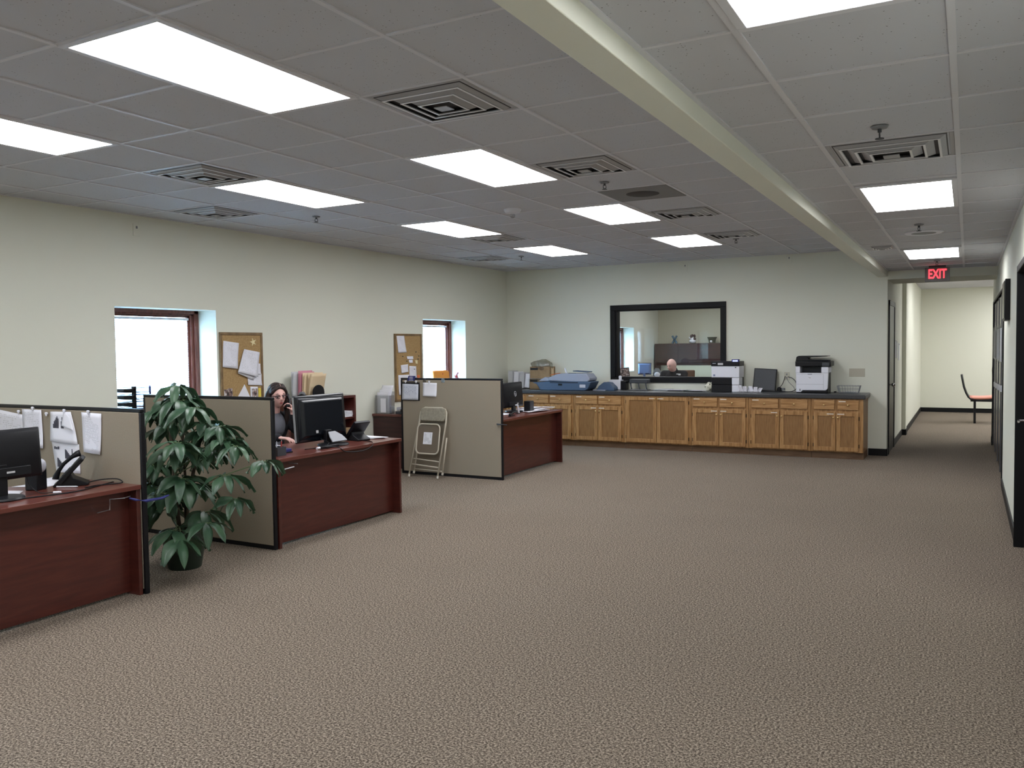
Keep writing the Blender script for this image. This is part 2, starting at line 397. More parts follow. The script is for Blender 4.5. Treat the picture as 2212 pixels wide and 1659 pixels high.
# left wall with window openings
WINS = [(-5.0, -3.8), (0.08, 1.30), (5.213, 6.437), (10.347, 11.551), (18.1, 19.33)]
WZ0, WZ1 = 1.0, 2.05
def left_wall():
    b = B(); x0, x1 = LX-.36, LX; y = BACK-.1
    for (a, c) in WINS[1:]:
        b.box(x0, x1, y, a, 0, CH+.05); b.box(x0, x1, a, c, 0, WZ0); b.box(x0, x1, a, c, WZ1, CH+.05); y = c
    b.box(x0, x1, y, 21.3, 0, CH+.05)
    return struct(b.build('wall_left', WALL))
left_wall()
def window(n, a, c):
    """wooden window unit deep in the wall opening"""
    root = bpy.data.objects.new('window_%d' % n, None); COL.objects.link(root); root.location = (LX-.33, (a+c)/2, WZ0)
    struct(root)
    X0, X1 = LX-.345, LX-.27
    fb = B()
    for (d, w0, w1) in ((0, 0, .055), (.018, .055, .09), (.04, .09, .12)):
        xa, xb = X0, X1-d
        fb.box(xa, xb, a+w0, a+w1, WZ0, WZ1); fb.box(xa, xb, c-w1, c-w0, WZ0, WZ1)
        fb.box(xa, xb, a+w0, c-w0, WZ1-w1*.62, WZ1-w0*.62); fb.box(xa, xb, a+w0, c-w0, WZ0+w0*.5, WZ0+w1*.5)
    fb.build('window_frame', WINW, root, world=True, bevel=.002)
    B().box(LX-.335, LX-.33, a+.1, c-.1, WZ0+.05, WZ1-.06).build('glass_pane', PANE, root, world=True)
    bl = B()
    z = WZ0+.075
    while z < WZ1-.115:
        bl.obox((LX-.305, (a+c)/2, z), (.022, c-a-.25, .0008), (0, math.radians(38), 0)); z += .019
    bl.build('blind_slats', BLIND, root, world=True)
    hb = B().box(LX-.32, LX-.285, a+.12, c-.12, WZ1-.105, WZ1-.08)
    for yy in (a+.3, c-.3): hb.box(LX-.306, LX-.304, yy-.001, yy+.001, WZ0+.06, WZ1-.08)
    hb.build('blind_headrail', WHITEP, root, world=True)
    return root
for n, (a, c) in enumerate(WINS[1:]): window(n+1, a, c)
struct(B().box(LX-.36, LX+.012, 5.213, 6.437, WZ0-.02, WZ0+.004).build('window_sill', WALL))

# back wall with glazed opening
OX0, OX1, OZ0, OZ1 = -5.10, -3.335, 1.075, 2.21
b = B(); y0, y1 = BY, BY+.13
b.box(LX-.35, OX0, y0, y1, 0, CH+.05).box(OX1, XC-.0, y0, y1, 0, CH+.05).box(OX0, OX1, y0, y1, 0, OZ0).box(OX0, OX1, y0, y1, OZ1, CH+.05)
struct(b.build('wall_back', WALL))
root = bpy.data.objects.new('window_5', None); COL.objects.link(root); root.location = ((OX0+OX1)/2, BY, OZ0); struct(root)
fb = B(); frame_box(fb, -5.182, -3.274, 1.015, 2.278, BY-.028, BY+.02, .085); frame_box(fb, OX0, OX1, OZ0, OZ1, BY+.0, BY+.13, .032)
fb.build('window_frame', TRIMB, root, world=True, bevel=.003)
B().box(OX0+.02, OX1-.02, BY+.06, BY+.066, OZ0+.02, OZ1-.02).build('glass_pane', PANEO, root, world=True)

# aisle / lobby walls
struct(B().box(-1.13, XC, BY+.13, 16.0, 0, 2.93).build('wall_hall_left', WALL))
struct(B().box(-1.13, -.935, 16.0, 16.25, 0, 2.93).box(-1.2, -.955, 16.25, 21.6, 0, 2.93).build('wall_hall_far_left', WALL))
struct(B().box(XC-.2, 3.2, 21.6, 21.7, 0, 2.95).build('wall_lobby_end', WALL))
# right wall: pieces round the two door openings
D1a, D1b = 6.0, 7.62     # near black door frame
D2a, D2b = 10.70, 14.9   # dark panelled doors
b = B(); x0, x1 = RX, RX+.14
b.box(x0, x1, BACK-.1, D1a, 0, CC+.3).box(x0, x1, D1a, D1b, 2.16, CC+.3).box(x0, x1, D1b, D2a, 0, CC+.3)
b.box(x0, x1, D2a, D2b, 2.19, 2.93).box(x0, x1, D2b, 15.35, 0, 2.93)
struct(b.build('wall_right', WALL))
struct(B().box(3.1, 3.2, BACK-.1, 21.7, 0, 2.95).box(RX+.14, 3.1, 15.2, 15.3, 0, 2.95).build('wall_lobby_right', WALL))  # run on unseen behind the right wall to keep sky light out
struct(B().box(RX+.14, 3.1, BACK, 13.9, 2.8, 2.93).build('ceiling', TILE))  # unseen lid added behind the right wall to block sky light
struct(B().box(LX-.35, 3.1, BACK-.1, BACK, 0, CH+.05).build('wall_front', WALL))
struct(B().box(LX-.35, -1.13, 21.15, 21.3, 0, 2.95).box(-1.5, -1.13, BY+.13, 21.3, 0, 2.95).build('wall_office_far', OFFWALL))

# baseboards
bbz = .10
struct(B().box(-1.24, XC+.01, BY-.012, BY, 0, bbz).box(XC-.0, XC+.012, BY-.012, 13.1, 0, bbz).build('baseboard_back', TRIMB, bevel=.003))
struct(B().box(LX, LX+.012, BACK, BY, 0, bbz).build('baseboard_left', TRIMB))
struct(B().box(RX-.012, RX, BACK, D1a-.1, 0, bbz).box(RX-.012, RX, D1b+.02, D2a-.06, 0, bbz).box(RX-.012, RX, D2b+.05, 15.35, 0, bbz).build('baseboard_right', TRIMB))
struct(B().box(XC, XC+.012, 14.2, 16.0, 0, bbz).box(XC, -.923, 15.988, 16.0, 0, bbz).box(-.935, -.923, 15.99, 16.25, 0, bbz).box(-.955, -.943, 16.25, 21.6, 0, bbz).build('baseboard_hall', TRIMB))
struct(B().box(-.95, 3.1, 21.585, 21.6, 0, bbz).build('baseboard_lobby', TRIMB))

# doors -----------------------------------------------------------------
def root_struct(name, loc):
    r = bpy.data.objects.new(name, None); COL.objects.link(r); r.location = loc; return struct(r)
d1 = root_struct('door_1', (RX, (D1a+D1b)/2, 0))
B().box(RX-.02, RX+.14, D1b-.045, D1b, 0, 2.19).box(RX-.02, RX+.14, D1a, D1a+.05, 0, 2.19).box(RX-.02, RX+.14, D1a, D1b, 2.14, 2.19).build('door_frame', TRIMB, d1, world=True, bevel=.004)
B().box(RX+.05, RX+.09, D1a+.05, D1b-.05, .005, 2.13).build('door_leaf', MAHOGD, d1, world=True)
b = B()
b.cyl((RX+.05, D1b-.12, 1.0), (RX+.0, D1b-.12, 1.0), .011).tube([(RX+.0, D1b-.12, 1.0), (RX-.005, D1b-.24, 1.0)], .009)
b.build('door_handle', CHROME, d1, world=True, smooth=True)
d2 = root_struct('door_2', (RX, (D2a+D2b)/2, 0))
b = B().box(RX-.012, RX+.14, D2a-.05, D2a, 0, 2.2).box(RX-.012, RX+.14, D2b, D2b+.05, 0, 2.2).box(RX-.012, RX+.14, D2a-.05, D2b+.05, 2.19, 2.215)
b.build('door_frame', TRIMB, d2, world=True, bevel=.003)
GRSTRIP = mat('dull_silver_seam', (.12, .12, .14), .35, metal=.6)
NP = 4
for k in range(NP):
    ya = D2a+(D2b-D2a)*k/NP; yb = D2a+(D2b-D2a)*(k+1)/NP
    lf = B().box(RX+.015, RX+.05, ya+.012, yb-.012, .02, 2.18).build('door_panel', BLACKG, d2, world=True, bevel=.004)
    B().box(RX+.004, RX+.02, yb-.02, yb+.008, .02, 2.18).build('panel_edge', GRSTRIP, lf)
    lf.children[0].data.transform(wmat(d2).inverted())
pl = B().obox((RX+.003, 12.9, 1.01), (.012, 3.1, .07), (math.radians(-1.5), 0, 0)).build('push_bar', LGREY, d2, world=True)
d3 = root_struct('door_3', (XC, 13.65, 0))
B().box(XC-.02, XC+.018, 13.13, 13.20, 0, 2.22).box(XC-.02, XC+.018, 14.1, 14.17, 0, 2.22).box(XC-.02, XC+.018, 13.13, 14.17, 2.15, 2.22).build('door_frame', TRIMB, d3, world=True, bevel=.003)
B().box(XC-.01, XC+.008, 13.2, 14.1, .005, 2.15).build('door_leaf', BLACK, d3, world=True)
B().cyl((XC+.008, 13.28, 1.0), (XC+.05, 13.28, 1.0), .01).ball((XC+.06, 13.28, 1.0), .027).build('door_knob', CHROME, d3, world=True, smooth=True)

# ================================================================== CEILING FIXTURES
def troffer(label, cx, cy, z, w=.635, l=1.262, group='main office ceiling lights'):
    t = thing('ceiling_light', label, 'ceiling light', (cx, cy, z), 0, group)
    b = B(); f = .032
    b.box(-w/2, w/2, -l/2, -l/2+f, -.012, .0).box(-w/2, w/2, l/2-f, l/2, -.012, .0).box(-w/2, -w/2+f, -l/2+f, l/2-f, -.012, 0).box(w/2-f, w/2, -l/2+f, l/2-f, -.012, 0)
    b.build('frame', CEILG, t, bevel=.002)
    B().box(-w/2+f, w/2-f, -l/2+f, l/2-f, -.010, -.002).build('diffuser', GLOW, t)
    return t
def tile_c(i, j, wi=1, wj=1): return GX0+(i+wi/2)*PX, GY0+(j+wj/2)*PY
spots = [(-1,0,'large bright ceiling light panel, nearest one left of the beam'), (-4,0,'bright ceiling light panel cut off by left photo edge'),
 (-4,4,'bright ceiling light panel touching a square vent on the left side'), (-1,4,'bright ceiling light panel in the middle of the main ceiling'),
 (-4,8,'ceiling light panel third from the camera in the row by the windows'), (-1,8,'ceiling light panel just beyond the round ceiling speaker'),
 (-4,12,'farthest ceiling light panel of the row by the windows'), (-1,12,'farthest ceiling light panel of the row beside the beam'),
 (-1,-4,'ceiling light panel behind the viewer beside the beam'), (-4,-4,'ceiling light panel behind the viewer by the windows'),
 (-1,-8,'ceiling light panel at rear of room beside the beam'), (-4,-8,'ceiling light panel at rear of room by the windows')]
for i, j, lb in spots:
    x, y = tile_c(i, j, 1, 2); troffer(lb, x, y, CH-.001)
for y, lb in ((2.15, 'aisle ceiling light panel cut off by top photo edge'), (6.45, 'aisle ceiling light panel beyond the large square vent'),
              (10.65, 'small-looking aisle ceiling light panel just before the exit sign'), (-2.05, 'aisle ceiling light panel behind the viewer')):
    troffer(lb, -.36, y, CC-.001, .585, 1.2, 'aisle ceiling lights')
troffer('ceiling light panel in the lobby behind the exit sign', .03, 17.6, 2.829, .6, 1.2, 'lobby lights')
troffer('added unseen light panel just inside the lobby, hidden by the aisle wall', 1.7, 16.4, 2.829, .6, 1.2, 'lobby lights')  # fill panel added out of view to brighten the lobby
troffer('added unseen light panel in the far right of the lobby', 2.6, 17.9, 2.829, .6, 1.2, 'lobby lights')  # extra lobby panel, unseen, put in for more light
troffer('added unseen light panel inside the glazed office over its window side', -5.6, 16.6, 2.829, .6, 1.2, 'added office lights')  # unseen panel added to lighten the dark office
troffer('added unseen light panel near the lobby end wall, hidden by aisle wall', 1.05, 20.1, 2.829, .6, 1.2, 'lobby lights')  # added behind the aisle wall to brighten the lobby end wall
troffer('added unseen light panel at the lobby end on the right', 2.1, 20.3, 2.829, .6, 1.2, 'lobby lights')  # second unseen panel added for a brighter end wall
troffer('added unseen light panel at the far window corner of the glazed office', -5.7, 19.4, 2.829, .6, 1.2, 'added office lights')  # added out of view to lift the office's left wall
troffer('added unseen light panel inside the glazed office near its door', -3.4, 18.2, 2.829, .6, 1.2, 'added office lights')  # extra unseen panel put in to brighten the office
troffer('added unseen light panel inside the glazed office just behind the glass', -5.4, 14.3, 2.829, .6, 1.2, 'added office lights')  # fill panel added above the glass, out of view
troffer('added unseen light panel deeper in the lobby, hidden by the header', 1.7, 19.2, 2.829, .6, 1.2, 'lobby lights')  # unseen fill panel added to light the lobby floor and walls
troffer('added unseen light panel inside the glazed office', -2.6, 15.4, 2.829, .6, 1.2, 'added office lights')  # assumed panel, added out of view to light the office

def diffuser(label, cx, cy, z, w=.60, rotz=0):
    t = thing('ceiling_vent', label, 'vent', (cx, cy, z), rotz, 'square ceiling vents')
    B().box(-w/2+.03, w/2-.03, -w/2+.03, w/2-.03, -.002, .0).build('duct_opening', VENTD, t)
    b = B(); frame_box(b, -w/2, w/2, -w/2, w/2, -.010, 0, .022, Matrix.Rotation(-PI/2, 4, 'X'))
    b.build('outer_frame', VENTM, t, bevel=.002)
    for k, (o, d) in enumerate(((.235*w/.6, -.014), (.165*w/.6, -.020), (.098*w/.6, -.026))):
        c = B(); q = []; f = .048*w/.6
        for (r, zz) in ((o+f, d+.022), (o+.004, d+.001), (o+.004, d-.003), (o-.008, d-.003), (o-.008, d+.001)):
            q.append([c.bm.verts.new((sx*r, sy*r, zz)) for sx, sy in ((-1,-1),(1,-1),(1,1),(-1,1))])
        for A, Bq in zip(q, q[1:]):
            for n in range(4): c.bm.faces.new((A[n], A[(n+1)%4], Bq[(n+1)%4], Bq[n]))
        lr = c.build('louver_ring', VENTM, t, solid=.0015)
        c = B(); frame_box(c, -o-.004, o+.004, -o-.004, o+.004, -d+.002, -d+.005, .011, Matrix.Rotation(-PI/2, 4, 'X')); c.build('louver_lip', VENTL, lr)
    B().box(-.04*w/.6, .04*w/.6, -.04*w/.6, .04*w/.6, -.034, -.030).build('center_plate', VENTM, t)
    return t
for (i, j, lb) in ((0,2,'largest square ceiling vent, beside nearest light panel'), (-4,3,'square ceiling vent touching the end of a light panel on the left'),
    (-6,5,'square ceiling vent close above the long left wall'), (0,5,'square ceiling vent to the right of the middle light panel'),
    (0,9,'square ceiling vent beyond the round speaker and light panel'), (0,12,'farthest square ceiling vent beside the beam'),
    (-4,10,'small-looking square vent at the far end of a light panel'), (-6,13,'square ceiling vent in the far left corner of the room')):
    x, y = tile_c(i, j); diffuser(lb, x, y, CH-.002)
diffuser('wide square vent in the aisle ceiling to the right of the beam', -.36, 4.86, CC-.002, .585)
diffuser('dark little vent in aisle ceiling before the exit sign', -.80, 9.65, CC-.002, .22)
diffuser('small square vent in the lobby ceiling beyond the header', -.55, 18.2, 2.828, .3)

t = thing('ceiling_speaker', 'round dark speaker in a grey square ceiling tile', 'speaker', (*tile_c(0, 7), CH-.001))
B().box(-.3, .3, -.3, .3, -.006, 0).build('tile_plate', mat('grey_speaker_tile', (.23, .23, .235), .7), t)
B().lathe([(.02, -.014), (.12, -.012), (.145, -.006)], n=32).build('grille', VENTD, t, smooth=True)
t = thing('ceiling_speaker', 'round white speaker in the aisle ceiling', 'speaker', (-.365, 8.62, CC-.001))
B().lathe([(.105, -.009), (.15, -.012), (.165, -.004), (.165, 0)], n=32).build('trim_ring', WHITEP, t, smooth=True)
B().lathe([(.01, -.012), (.105, -.009)], n=32).build('grille', MGREY, t, smooth=True)
def sprinkler(label, x, y, z):
    t = thing('fire_sprinkler', label, 'sprinkler', (x, y, z), RND.random()*3, 'ceiling sprinklers')
    B().lathe([(.04, -.004), (.034, -.012), (.012, -.014)], n=20).build('escutcheon', MGREY, t, smooth=True)
    b = B().cyl((0,0,-.012), (0,0,-.03), .009, n=10); b.tube([(-.012,0,-.028), (-.015,0,-.045), (0,0,-.058)], .003, 6).tube([(.012,0,-.028), (.015,0,-.045), (0,0,-.058)], .003, 6)
    b.build('body', DGREY, t, smooth=True)
    B().cyl((0,0,-.058), (0,0,-.061), .02, n=16).build('deflector', DGREY, t)
for lb, x, y, z in (('ceiling sprinkler beside the round dark speaker', -2.608, 6.409, CH), ('ceiling sprinkler over the window wall side, left half', -5.736, 6.486, CH),
    ('ceiling sprinkler near the far left corner, beyond the light row', -5.758, 10.911, CH), ('ceiling sprinkler past the last light beside the beam', -2.576, 10.681, CH),
    ('large-looking sprinkler before the vent in the aisle ceiling', -.37, 4.292, CC), ('sprinkler just before the round white aisle speaker', -.376, 8.0, CC), ('sprinkler directly above the exit sign', -.343, 11.64, CC)):
    sprinkler(lb, x, y, z)
t = thing('smoke_detector', 'white round smoke detector with glass bulb on the ceiling', 'detector', (-3.882, 7.186, CH))
B().lathe([(.085, 0), (.085, -.012), (.07, -.035), (.03, -.045)], n=28).build('housing', WHITEP, t, smooth=True)
B().ball((0,0,-.062), (.026,.026,.024)).build('bulb', PLASTIC, t, smooth='all')

# exit sign
t = thing('exit_sign', 'hanging grey exit sign with red glowing letters', 'sign', (-.36, 12.4, CC-.03))
B().box(-.1, .1, -.03, .03, 0, .03).build('ceiling_canopy', DGREY, t)
B().box(-.145, .145, -.022, .022, -.185, 0).build('housing', mat('exit_sign_grey', (.15, .15, .15), .5), t, bevel=.004)
text('lettering', 'EXIT', .168, EXITR, t, (0, -.024, -.090), (PI/2, 0, 0), .002, sx=.63, offset=.004)

# little blank plates high on the walls, switch plate, outlet
def plate(label, c, w, h, axis, slots, cat='outlet', mm=IVORY):
    t = thing('wall_plate', label, cat, c, 0 if axis == 'y' else PI/2, None)
    B().box(-w/2, w/2, -.006, .0, -h/2, h/2).build('cover', mm, t, bevel=.0015)
    for sx, sz in slots: B().box(sx-.008, sx+.008, -.011, -.005, sz-.012, sz+.012).build('toggle' if cat == 'switch' else 'socket', mm if cat == 'switch' else MGREY, t)
    return t
plate('four gang light switch plate above the wire basket', (-1.395, BY, 1.185), .21, .118, 'y', [(-.07, 0), (-.023, 0), (.023, 0), (.07, 0)], 'switch', mat('aged_ivory', (.50, .47, .38), .4))
plate('wall outlet with plugs between black panel and white printer', (-2.37, BY, 1.13), .075, .118, 'y', [(0, -.025), (0, .025)])
plate('blank plate high on back wall above the glazed opening', (-3.92, BY, 2.835), .075, .118, 'y', [(0, .025)], 'outlet', WALL)
plate('blank plate high on back wall near the beam', (-2.34, BY, 2.86), .075, .118, 'y', [(0, .025)], 'outlet', WALL)
plate('blank plate high on the left wall above first window', (LX, 5.48, 2.80), .075, .118, 'x', [(0, .025)], 'outlet', WALL)
# ================================================================== PARTITIONS AND DESKS
def partition(label, x0, x1, y, h=1.235):
    t = thing('cubicle_partition', label, 'partition', ((x0+x1)/2, y, 0), 0, 'tweed cubicle partitions')
    B().box(x0+.03, x1-.018, y, y+.038, .035, h-.025).build('fabric_panel', FABRIC, t, world=True, bevel=.004)
    B().box(x0, x1, y+.002, y+.036, h-.025, h).build('top_cap', BLACK, t, world=True, bevel=.006)
    B().box(x1-.018, x1, y+.001, y+.037, .0, h-.025).build('end_post', BLACK, t, world=True, bevel=.005)
    B().box(x0, x0+.03, y+.001, y+.037, 0, h-.025).build('end_post', BLACK, t, world=True, bevel=.005)
    B().box(x0+.03, x1-.018, y+.006, y+.032, 0, .035).build('kick_strip', BLACK, t, world=True)
    return t
partition('tweed cubicle partition nearest the camera, left of the potted plant', -6.45, -4.785, 3.66)
partition('tweed cubicle partition right behind the potted plant', -6.43, -4.887, 4.95)
partition('tweed cubicle partition with the folding chair leaning on it', -6.43, -4.933, 8.80)

def desk(label, xf, y0, y1, depth=.75, zt=.735):
    t = thing('office_desk', label, 'desk', (xf-depth/2, (y0+y1)/2, 0), 0, 'mahogany cubicle desks')
    xb = xf-depth
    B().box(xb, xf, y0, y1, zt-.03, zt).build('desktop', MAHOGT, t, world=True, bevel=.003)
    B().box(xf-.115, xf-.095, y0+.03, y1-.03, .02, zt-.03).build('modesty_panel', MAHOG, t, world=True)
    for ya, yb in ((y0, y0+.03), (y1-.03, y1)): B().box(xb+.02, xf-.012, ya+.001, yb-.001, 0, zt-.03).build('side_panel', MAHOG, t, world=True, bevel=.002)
    return t
desk('mahogany office desk nearest the camera, cut off by left photo edge', -4.79, 1.75, 3.655)
desk('mahogany office desk where the person on the phone sits', -4.865, 4.992, 6.66)
desk('mahogany office desk farthest away, near the oak cabinets', -4.95, 8.842, 10.57)

# hooks / brackets on desks
t = thing('coat_hanger', 'wire hook and dark blue hanger poking out past nearest partition', 'hanger', (-4.78, 3.5, .66))
B().tube([(-4.885,3.40,.585),(-4.79,3.42,.61),(-4.785,3.42,.676),(-4.79,3.53,.668),(-4.83,3.60,.665)], .0035, 6).build('wire_hook', SILVER, t, world=True, smooth=True)
B().tube([(-4.77,3.55,.664),(-4.755,3.585,.648),(-4.71,3.63,.638),(-4.67,3.72,.645),(-4.665,3.77,.656)], [.005,.009,.010,.009,.005], 8).build('blue_strap', NAVY, t, world=True, smooth=True)
t = thing('desk_clamp', 'little silver clamp under the edge of the middle desk', 'clamp', (-4.868, 5.12, .655))
B().tube([(-4.97,5.05,.645),(-4.862,5.05,.645),(-4.862,5.16,.652)], .005, 6).cyl((-4.97,5.20,.672), (-4.86,5.20,.672), .004, n=8).build('bracket', SILVER, t, world=True, smooth=True)
t = thing('desk_clamp', 'dark clamp handle on the edge of the farthest partition', 'clamp', (-4.92, 8.79, .68))
B().tube([(-5.0,8.79,.683),(-4.93,8.78,.681)], .009, 6).tube([(-4.93,8.78,.681),(-4.85,8.775,.681)], .005, 6).build('handle', DGREY, t, world=True, smooth=True)

# ================================================================== BASE CABINETS
CF = 12.33
def knob(b, x, y, z): b.cyl((x,y,z), (x,y-.012,z), .006, n=10).ball((x,y-.02,z), (.013,.009,.013), 12, 8)
def panel_door(x0, x1, z0, z1, par):
    w = .055; b = B(); R = []
    for (i, y) in ((0, CF), (0, CF-.02), (w, CF-.02), (w, CF-.008)):
        R.append([b.bm.verts.new(p) for p in ((x0+i, y, z0+i), (x1-i, y, z0+i), (x1-i, y, z1-i), (x0+i, y, z1-i))])
    b.loft(R)
    d = b.build('door', OAK, par, world=True, bevel=.003)
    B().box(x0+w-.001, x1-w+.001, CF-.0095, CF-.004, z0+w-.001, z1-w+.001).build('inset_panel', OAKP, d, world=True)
    return d
LAB = mat('paper_label_strip', (.72, .66, .58), .8)
def cabinet(label, x0, x1, drawers, doors, tall=False, labels=()):
    t = thing('base_cabinet', label, 'cabinet', ((x0+x1)/2, BY-.3, 0), 0, 'oak base cabinets')
    b = B().box(x0, x1, CF, CF+.02, .10, .84).box(x0, x0+.015, CF+.02, BY-.022, .10, .84).box(x1-.015, x1, CF+.02, BY-.022, .10, .84).box(x0+.015, x1-.015, CF+.02, BY-.022, .10, .12)
    b.build('carcass', OAK, t, world=True)
    B().box(x0, x1, CF+.06, CF+.08, 0, .10).box(x1-.018, x1, CF+.08, BY-.022, 0, .10).build('toe_kick', OAKD, t, world=True)
    for k, (a, c) in enumerate(drawers):
        d = B().box(a, c, CF-.02, CF, .69, .822).build('drawer', OAKH, t, world=True, bevel=.005)
        kb = B(); knob(kb, (a+c)/2, CF-.02, .755); kb.build('knob', BRASS, d, world=True, smooth='all')
        if k in labels: B().box(a+.015, a+.105, CF-.0215, CF-.02, .798, .81).build('label_strip', LAB, d, world=True)
    for k, (a, c) in enumerate(doors):
        z1 = .822 if tall else .655
        d = panel_door(a, c, .115, z1, t)
        left = k == 0
        kx = (c-.027) if left else (a+.027)
        kb = B(); knob(kb, kx, CF-.02, z1-(.03 if tall else .075)); kb.build('knob', BRASS, d, world=True, smooth='all')
        if left or k in labels: B().box(*((c-.115, c-.025) if left else (a+.015, a+.105)), CF-.0215, CF-.02, z1-.032, z1-.02).build('label_strip', LAB, d, world=True)
    hb = B()
    for (a, c), sx in zip(doors, (-1, 1)):
        hx = a-.006 if sx < 0 else c+.006
        for z in (.19, (.74 if tall else .57)): hb.box(hx-.006, hx+.006, CF-.008, CF, z-.025, z+.025)
    hb.build('hinges', mat('dark_bronze', (.05, .035, .02), .4, metal=.7), t, world=True)
    return t
cabinet('oak base cabinet in the far corner, hidden by the far desk', -7.125, -6.44, [(-7.05,-6.80),(-6.76,-6.47)], [(-7.05,-6.765),(-6.755,-6.47)], labels=(0,1))
cabinet('oak base cabinet partly hidden behind the far desk and its papers', -6.435, -5.585, [(-6.405,-6.03),(-6.005,-5.625)], [(-6.405,-6.022),(-6.012,-5.625)], labels=(0,1))
cabinet('oak base cabinet just right of the far desk', -5.58, -4.72, [(-5.542,-5.168),(-5.145,-4.76)], [(-5.542,-5.16),(-5.15,-4.76)], labels=(0,1))
cabinet('oak base cabinet with two tall doors and no drawers', -4.715, -3.65, [], [(-4.68,-4.186),(-4.18,-3.689)], True, labels=(0,1))
cabinet('oak base cabinet below the black and white multi-tray printer', -3.645, -2.795, [(-3.618,-3.251),(-3.216,-2.834)], [(-3.618,-3.228),(-3.218,-2.834)], labels=(0,1))
cabinet('oak base cabinet below the leaning dark flat panel', -2.79, -1.93, [(-2.752,-2.374),(-2.337,-1.971)], [(-2.752,-2.36),(-2.35,-1.971)], labels=(0,))
cabinet('oak base cabinet at the right end of the counter', -1.925, -1.245, [(-1.889,-1.616),(-1.575,-1.304)], [(-1.889,-1.60),(-1.592,-1.304)], labels=(1,))
tag(B().box(LX+.002, -1.215, CF-.035, BY-.002, .84, .90).build('countertop', COUNTER, None, bevel=.012, seg=3), 'long charcoal laminate countertop running over all the oak cabinets', 'countertop')
# ================================================================== BOARDS
def board(label, y0, y1, z0, z1):
    t = thing('cork_board', label, 'notice board', (LX, (y0+y1)/2, z0))
    R = Matrix.Translation((LX, 0, 0)) @ Matrix.Rotation(PI/2, 4, 'Z')      # x->y , y-> -x
    b = B(); frame_box(b, y0, y1, z0, z1, -.022, -.001, .03, R); b.build('frame', OAKF, t, world=True, bevel=.003)
    B().box(LX+.001, LX+.014, y0+.03, y1-.03, z0+.03, z1-.03).build('cork', CORK, t, world=True)
    return t
board('oak framed cork board just right of the first window', 6.467, 7.09, .90, 1.815)
board('oak framed cork board left of the second window', 9.62, 10.285, .86, 1.825)

def page(name, label, cat, p00, p10, p11, p01, m=PAPER, curl=0.0, off=(0,0,0), thick=.0012, group=None, parent=None, nrm=None, fold=None):
    """sheet from four corners: bottom-left, bottom-right, top-right, top-left"""
    P = [Vector(p)+Vector(off) for p in (p00, p10, p11, p01)]
    n = (P[1]-P[0]).cross(P[3]-P[0]).normalized() if nrm is None else Vector(nrm)
    def fn(u, v):
        q = (P[0]*(1-u)+P[1]*u)*(1-v) + (P[3]*(1-u)+P[2]*u)*v
        k = curl*((1-v)**2*.8 + .35*math.sin(PI*u)*(1-v) + .15*math.sin(5*v+3*u))
        return q + n*k
    o = B().grid(fn, 6, 8).build(name, m, parent, world=parent is not None, solid=thick, smooth='all', keep=True)
    if parent is None: tag(o, label, cat, group)
    return o
def wp(y, z, d=.018): return (LX+d, y, z)      # point on left wall
def wall_page(label, q, m=TEXT, d=.018, curl=.012, group='papers pinned to first cork board', name='paper_sheet', cat='paper'):
    # q = TL, TR, BR, BL as (y,z)
    (a, b_, c, e) = q
    return page(name, label, cat, wp(*e, d), wp(*c, d), wp(*b_, d), wp(*a, d), m, curl, group=group)
g1 = 'papers pinned to first cork board'
wall_page('printed sheet pinned at upper left of the first cork board', [(6.516,1.722),(6.733,1.697),(6.702,1.41),(6.486,1.436)])
wall_page('bottom sheet of the tilted stack at centre of first cork board', [(6.80,1.612),(7.025,1.575),(6.93,1.275),(6.70,1.36)], PAPER, .020)
wall_page('tilted stack of white pages at centre of the first cork board', [(6.805,1.629),(7.034,1.591),(6.985,1.31),(6.688,1.374)], TEXT, .026, .02)
wall_page('narrow note at right edge of the first cork board', [(6.985,1.47),(7.045,1.46),(7.05,1.34),(6.99,1.345)], TEXT, .019, .006)
wall_page('white page below the tilted stack on the first cork board', [(6.85,1.33),(7.062,1.345),(7.065,1.21),(6.85,1.225)], TEXT, .018, .006)
wall_page('white page with a dark photo at the bottom right of first cork board', [(6.885,1.205),(7.00,1.20),(7.00,1.0),(6.885,1.0)], PAPER, .018, .004)
wall_page('dark portrait print at the bottom right of first cork board', [(6.91,1.18),(6.99,1.178),(6.99,1.06),(6.91,1.06)], PHOTOM, .021, .002, name='photo_print', cat='photo')
wall_page('yellow note in lower right corner of first cork board', [(7.005,1.18),(7.045,1.18),(7.045,1.06),(7.005,1.06)], YELLOW, .019, .002, name='sticky_note', cat='note')
wall_page('snapshot pinned lower left on the first cork board, left of two', [(6.505,1.19),(6.555,1.19),(6.555,1.07),(6.505,1.07)], PHOTOM, .018, .002, name='photo_print', cat='photo')
wall_page('snapshot pinned lower left on the first cork board, right of two', [(6.56,1.20),(6.625,1.20),(6.625,1.05),(6.56,1.05)], PHOTOM, .018, .002, name='photo_print', cat='photo')
o = B().prism([(6.66,1.05),(6.90,1.05),(6.80,1.235)], .018, .0195, Matrix.Translation((LX,0,0)) @ Matrix.Rotation(PI/2,4,'Z') @ Matrix.Scale(-1,4,(0,1,0))).build('envelope_flap', PAPER)
tag(o, 'white paper turned on its corner at the foot of first cork board', 'paper')
pts = []
for k in range(10):
    r = .052 if k % 2 == 0 else .018; a = PI/2+k*PI/5+.25; pts.append((6.945+r*math.cos(a), 1.707+r*math.sin(a)*.98))
o = B().prism(pts, .016, .021, Matrix.Translation((LX,0,0)) @ Matrix.Rotation(PI/2,4,'Z') @ Matrix.Scale(-1,4,(0,1,0))).build('paper_star', mat('cream_card', (.80,.70,.42), .8))
tag(o, 'cream paper star at the top right of first cork board', 'star')
g2 = 'papers pinned to second cork board'
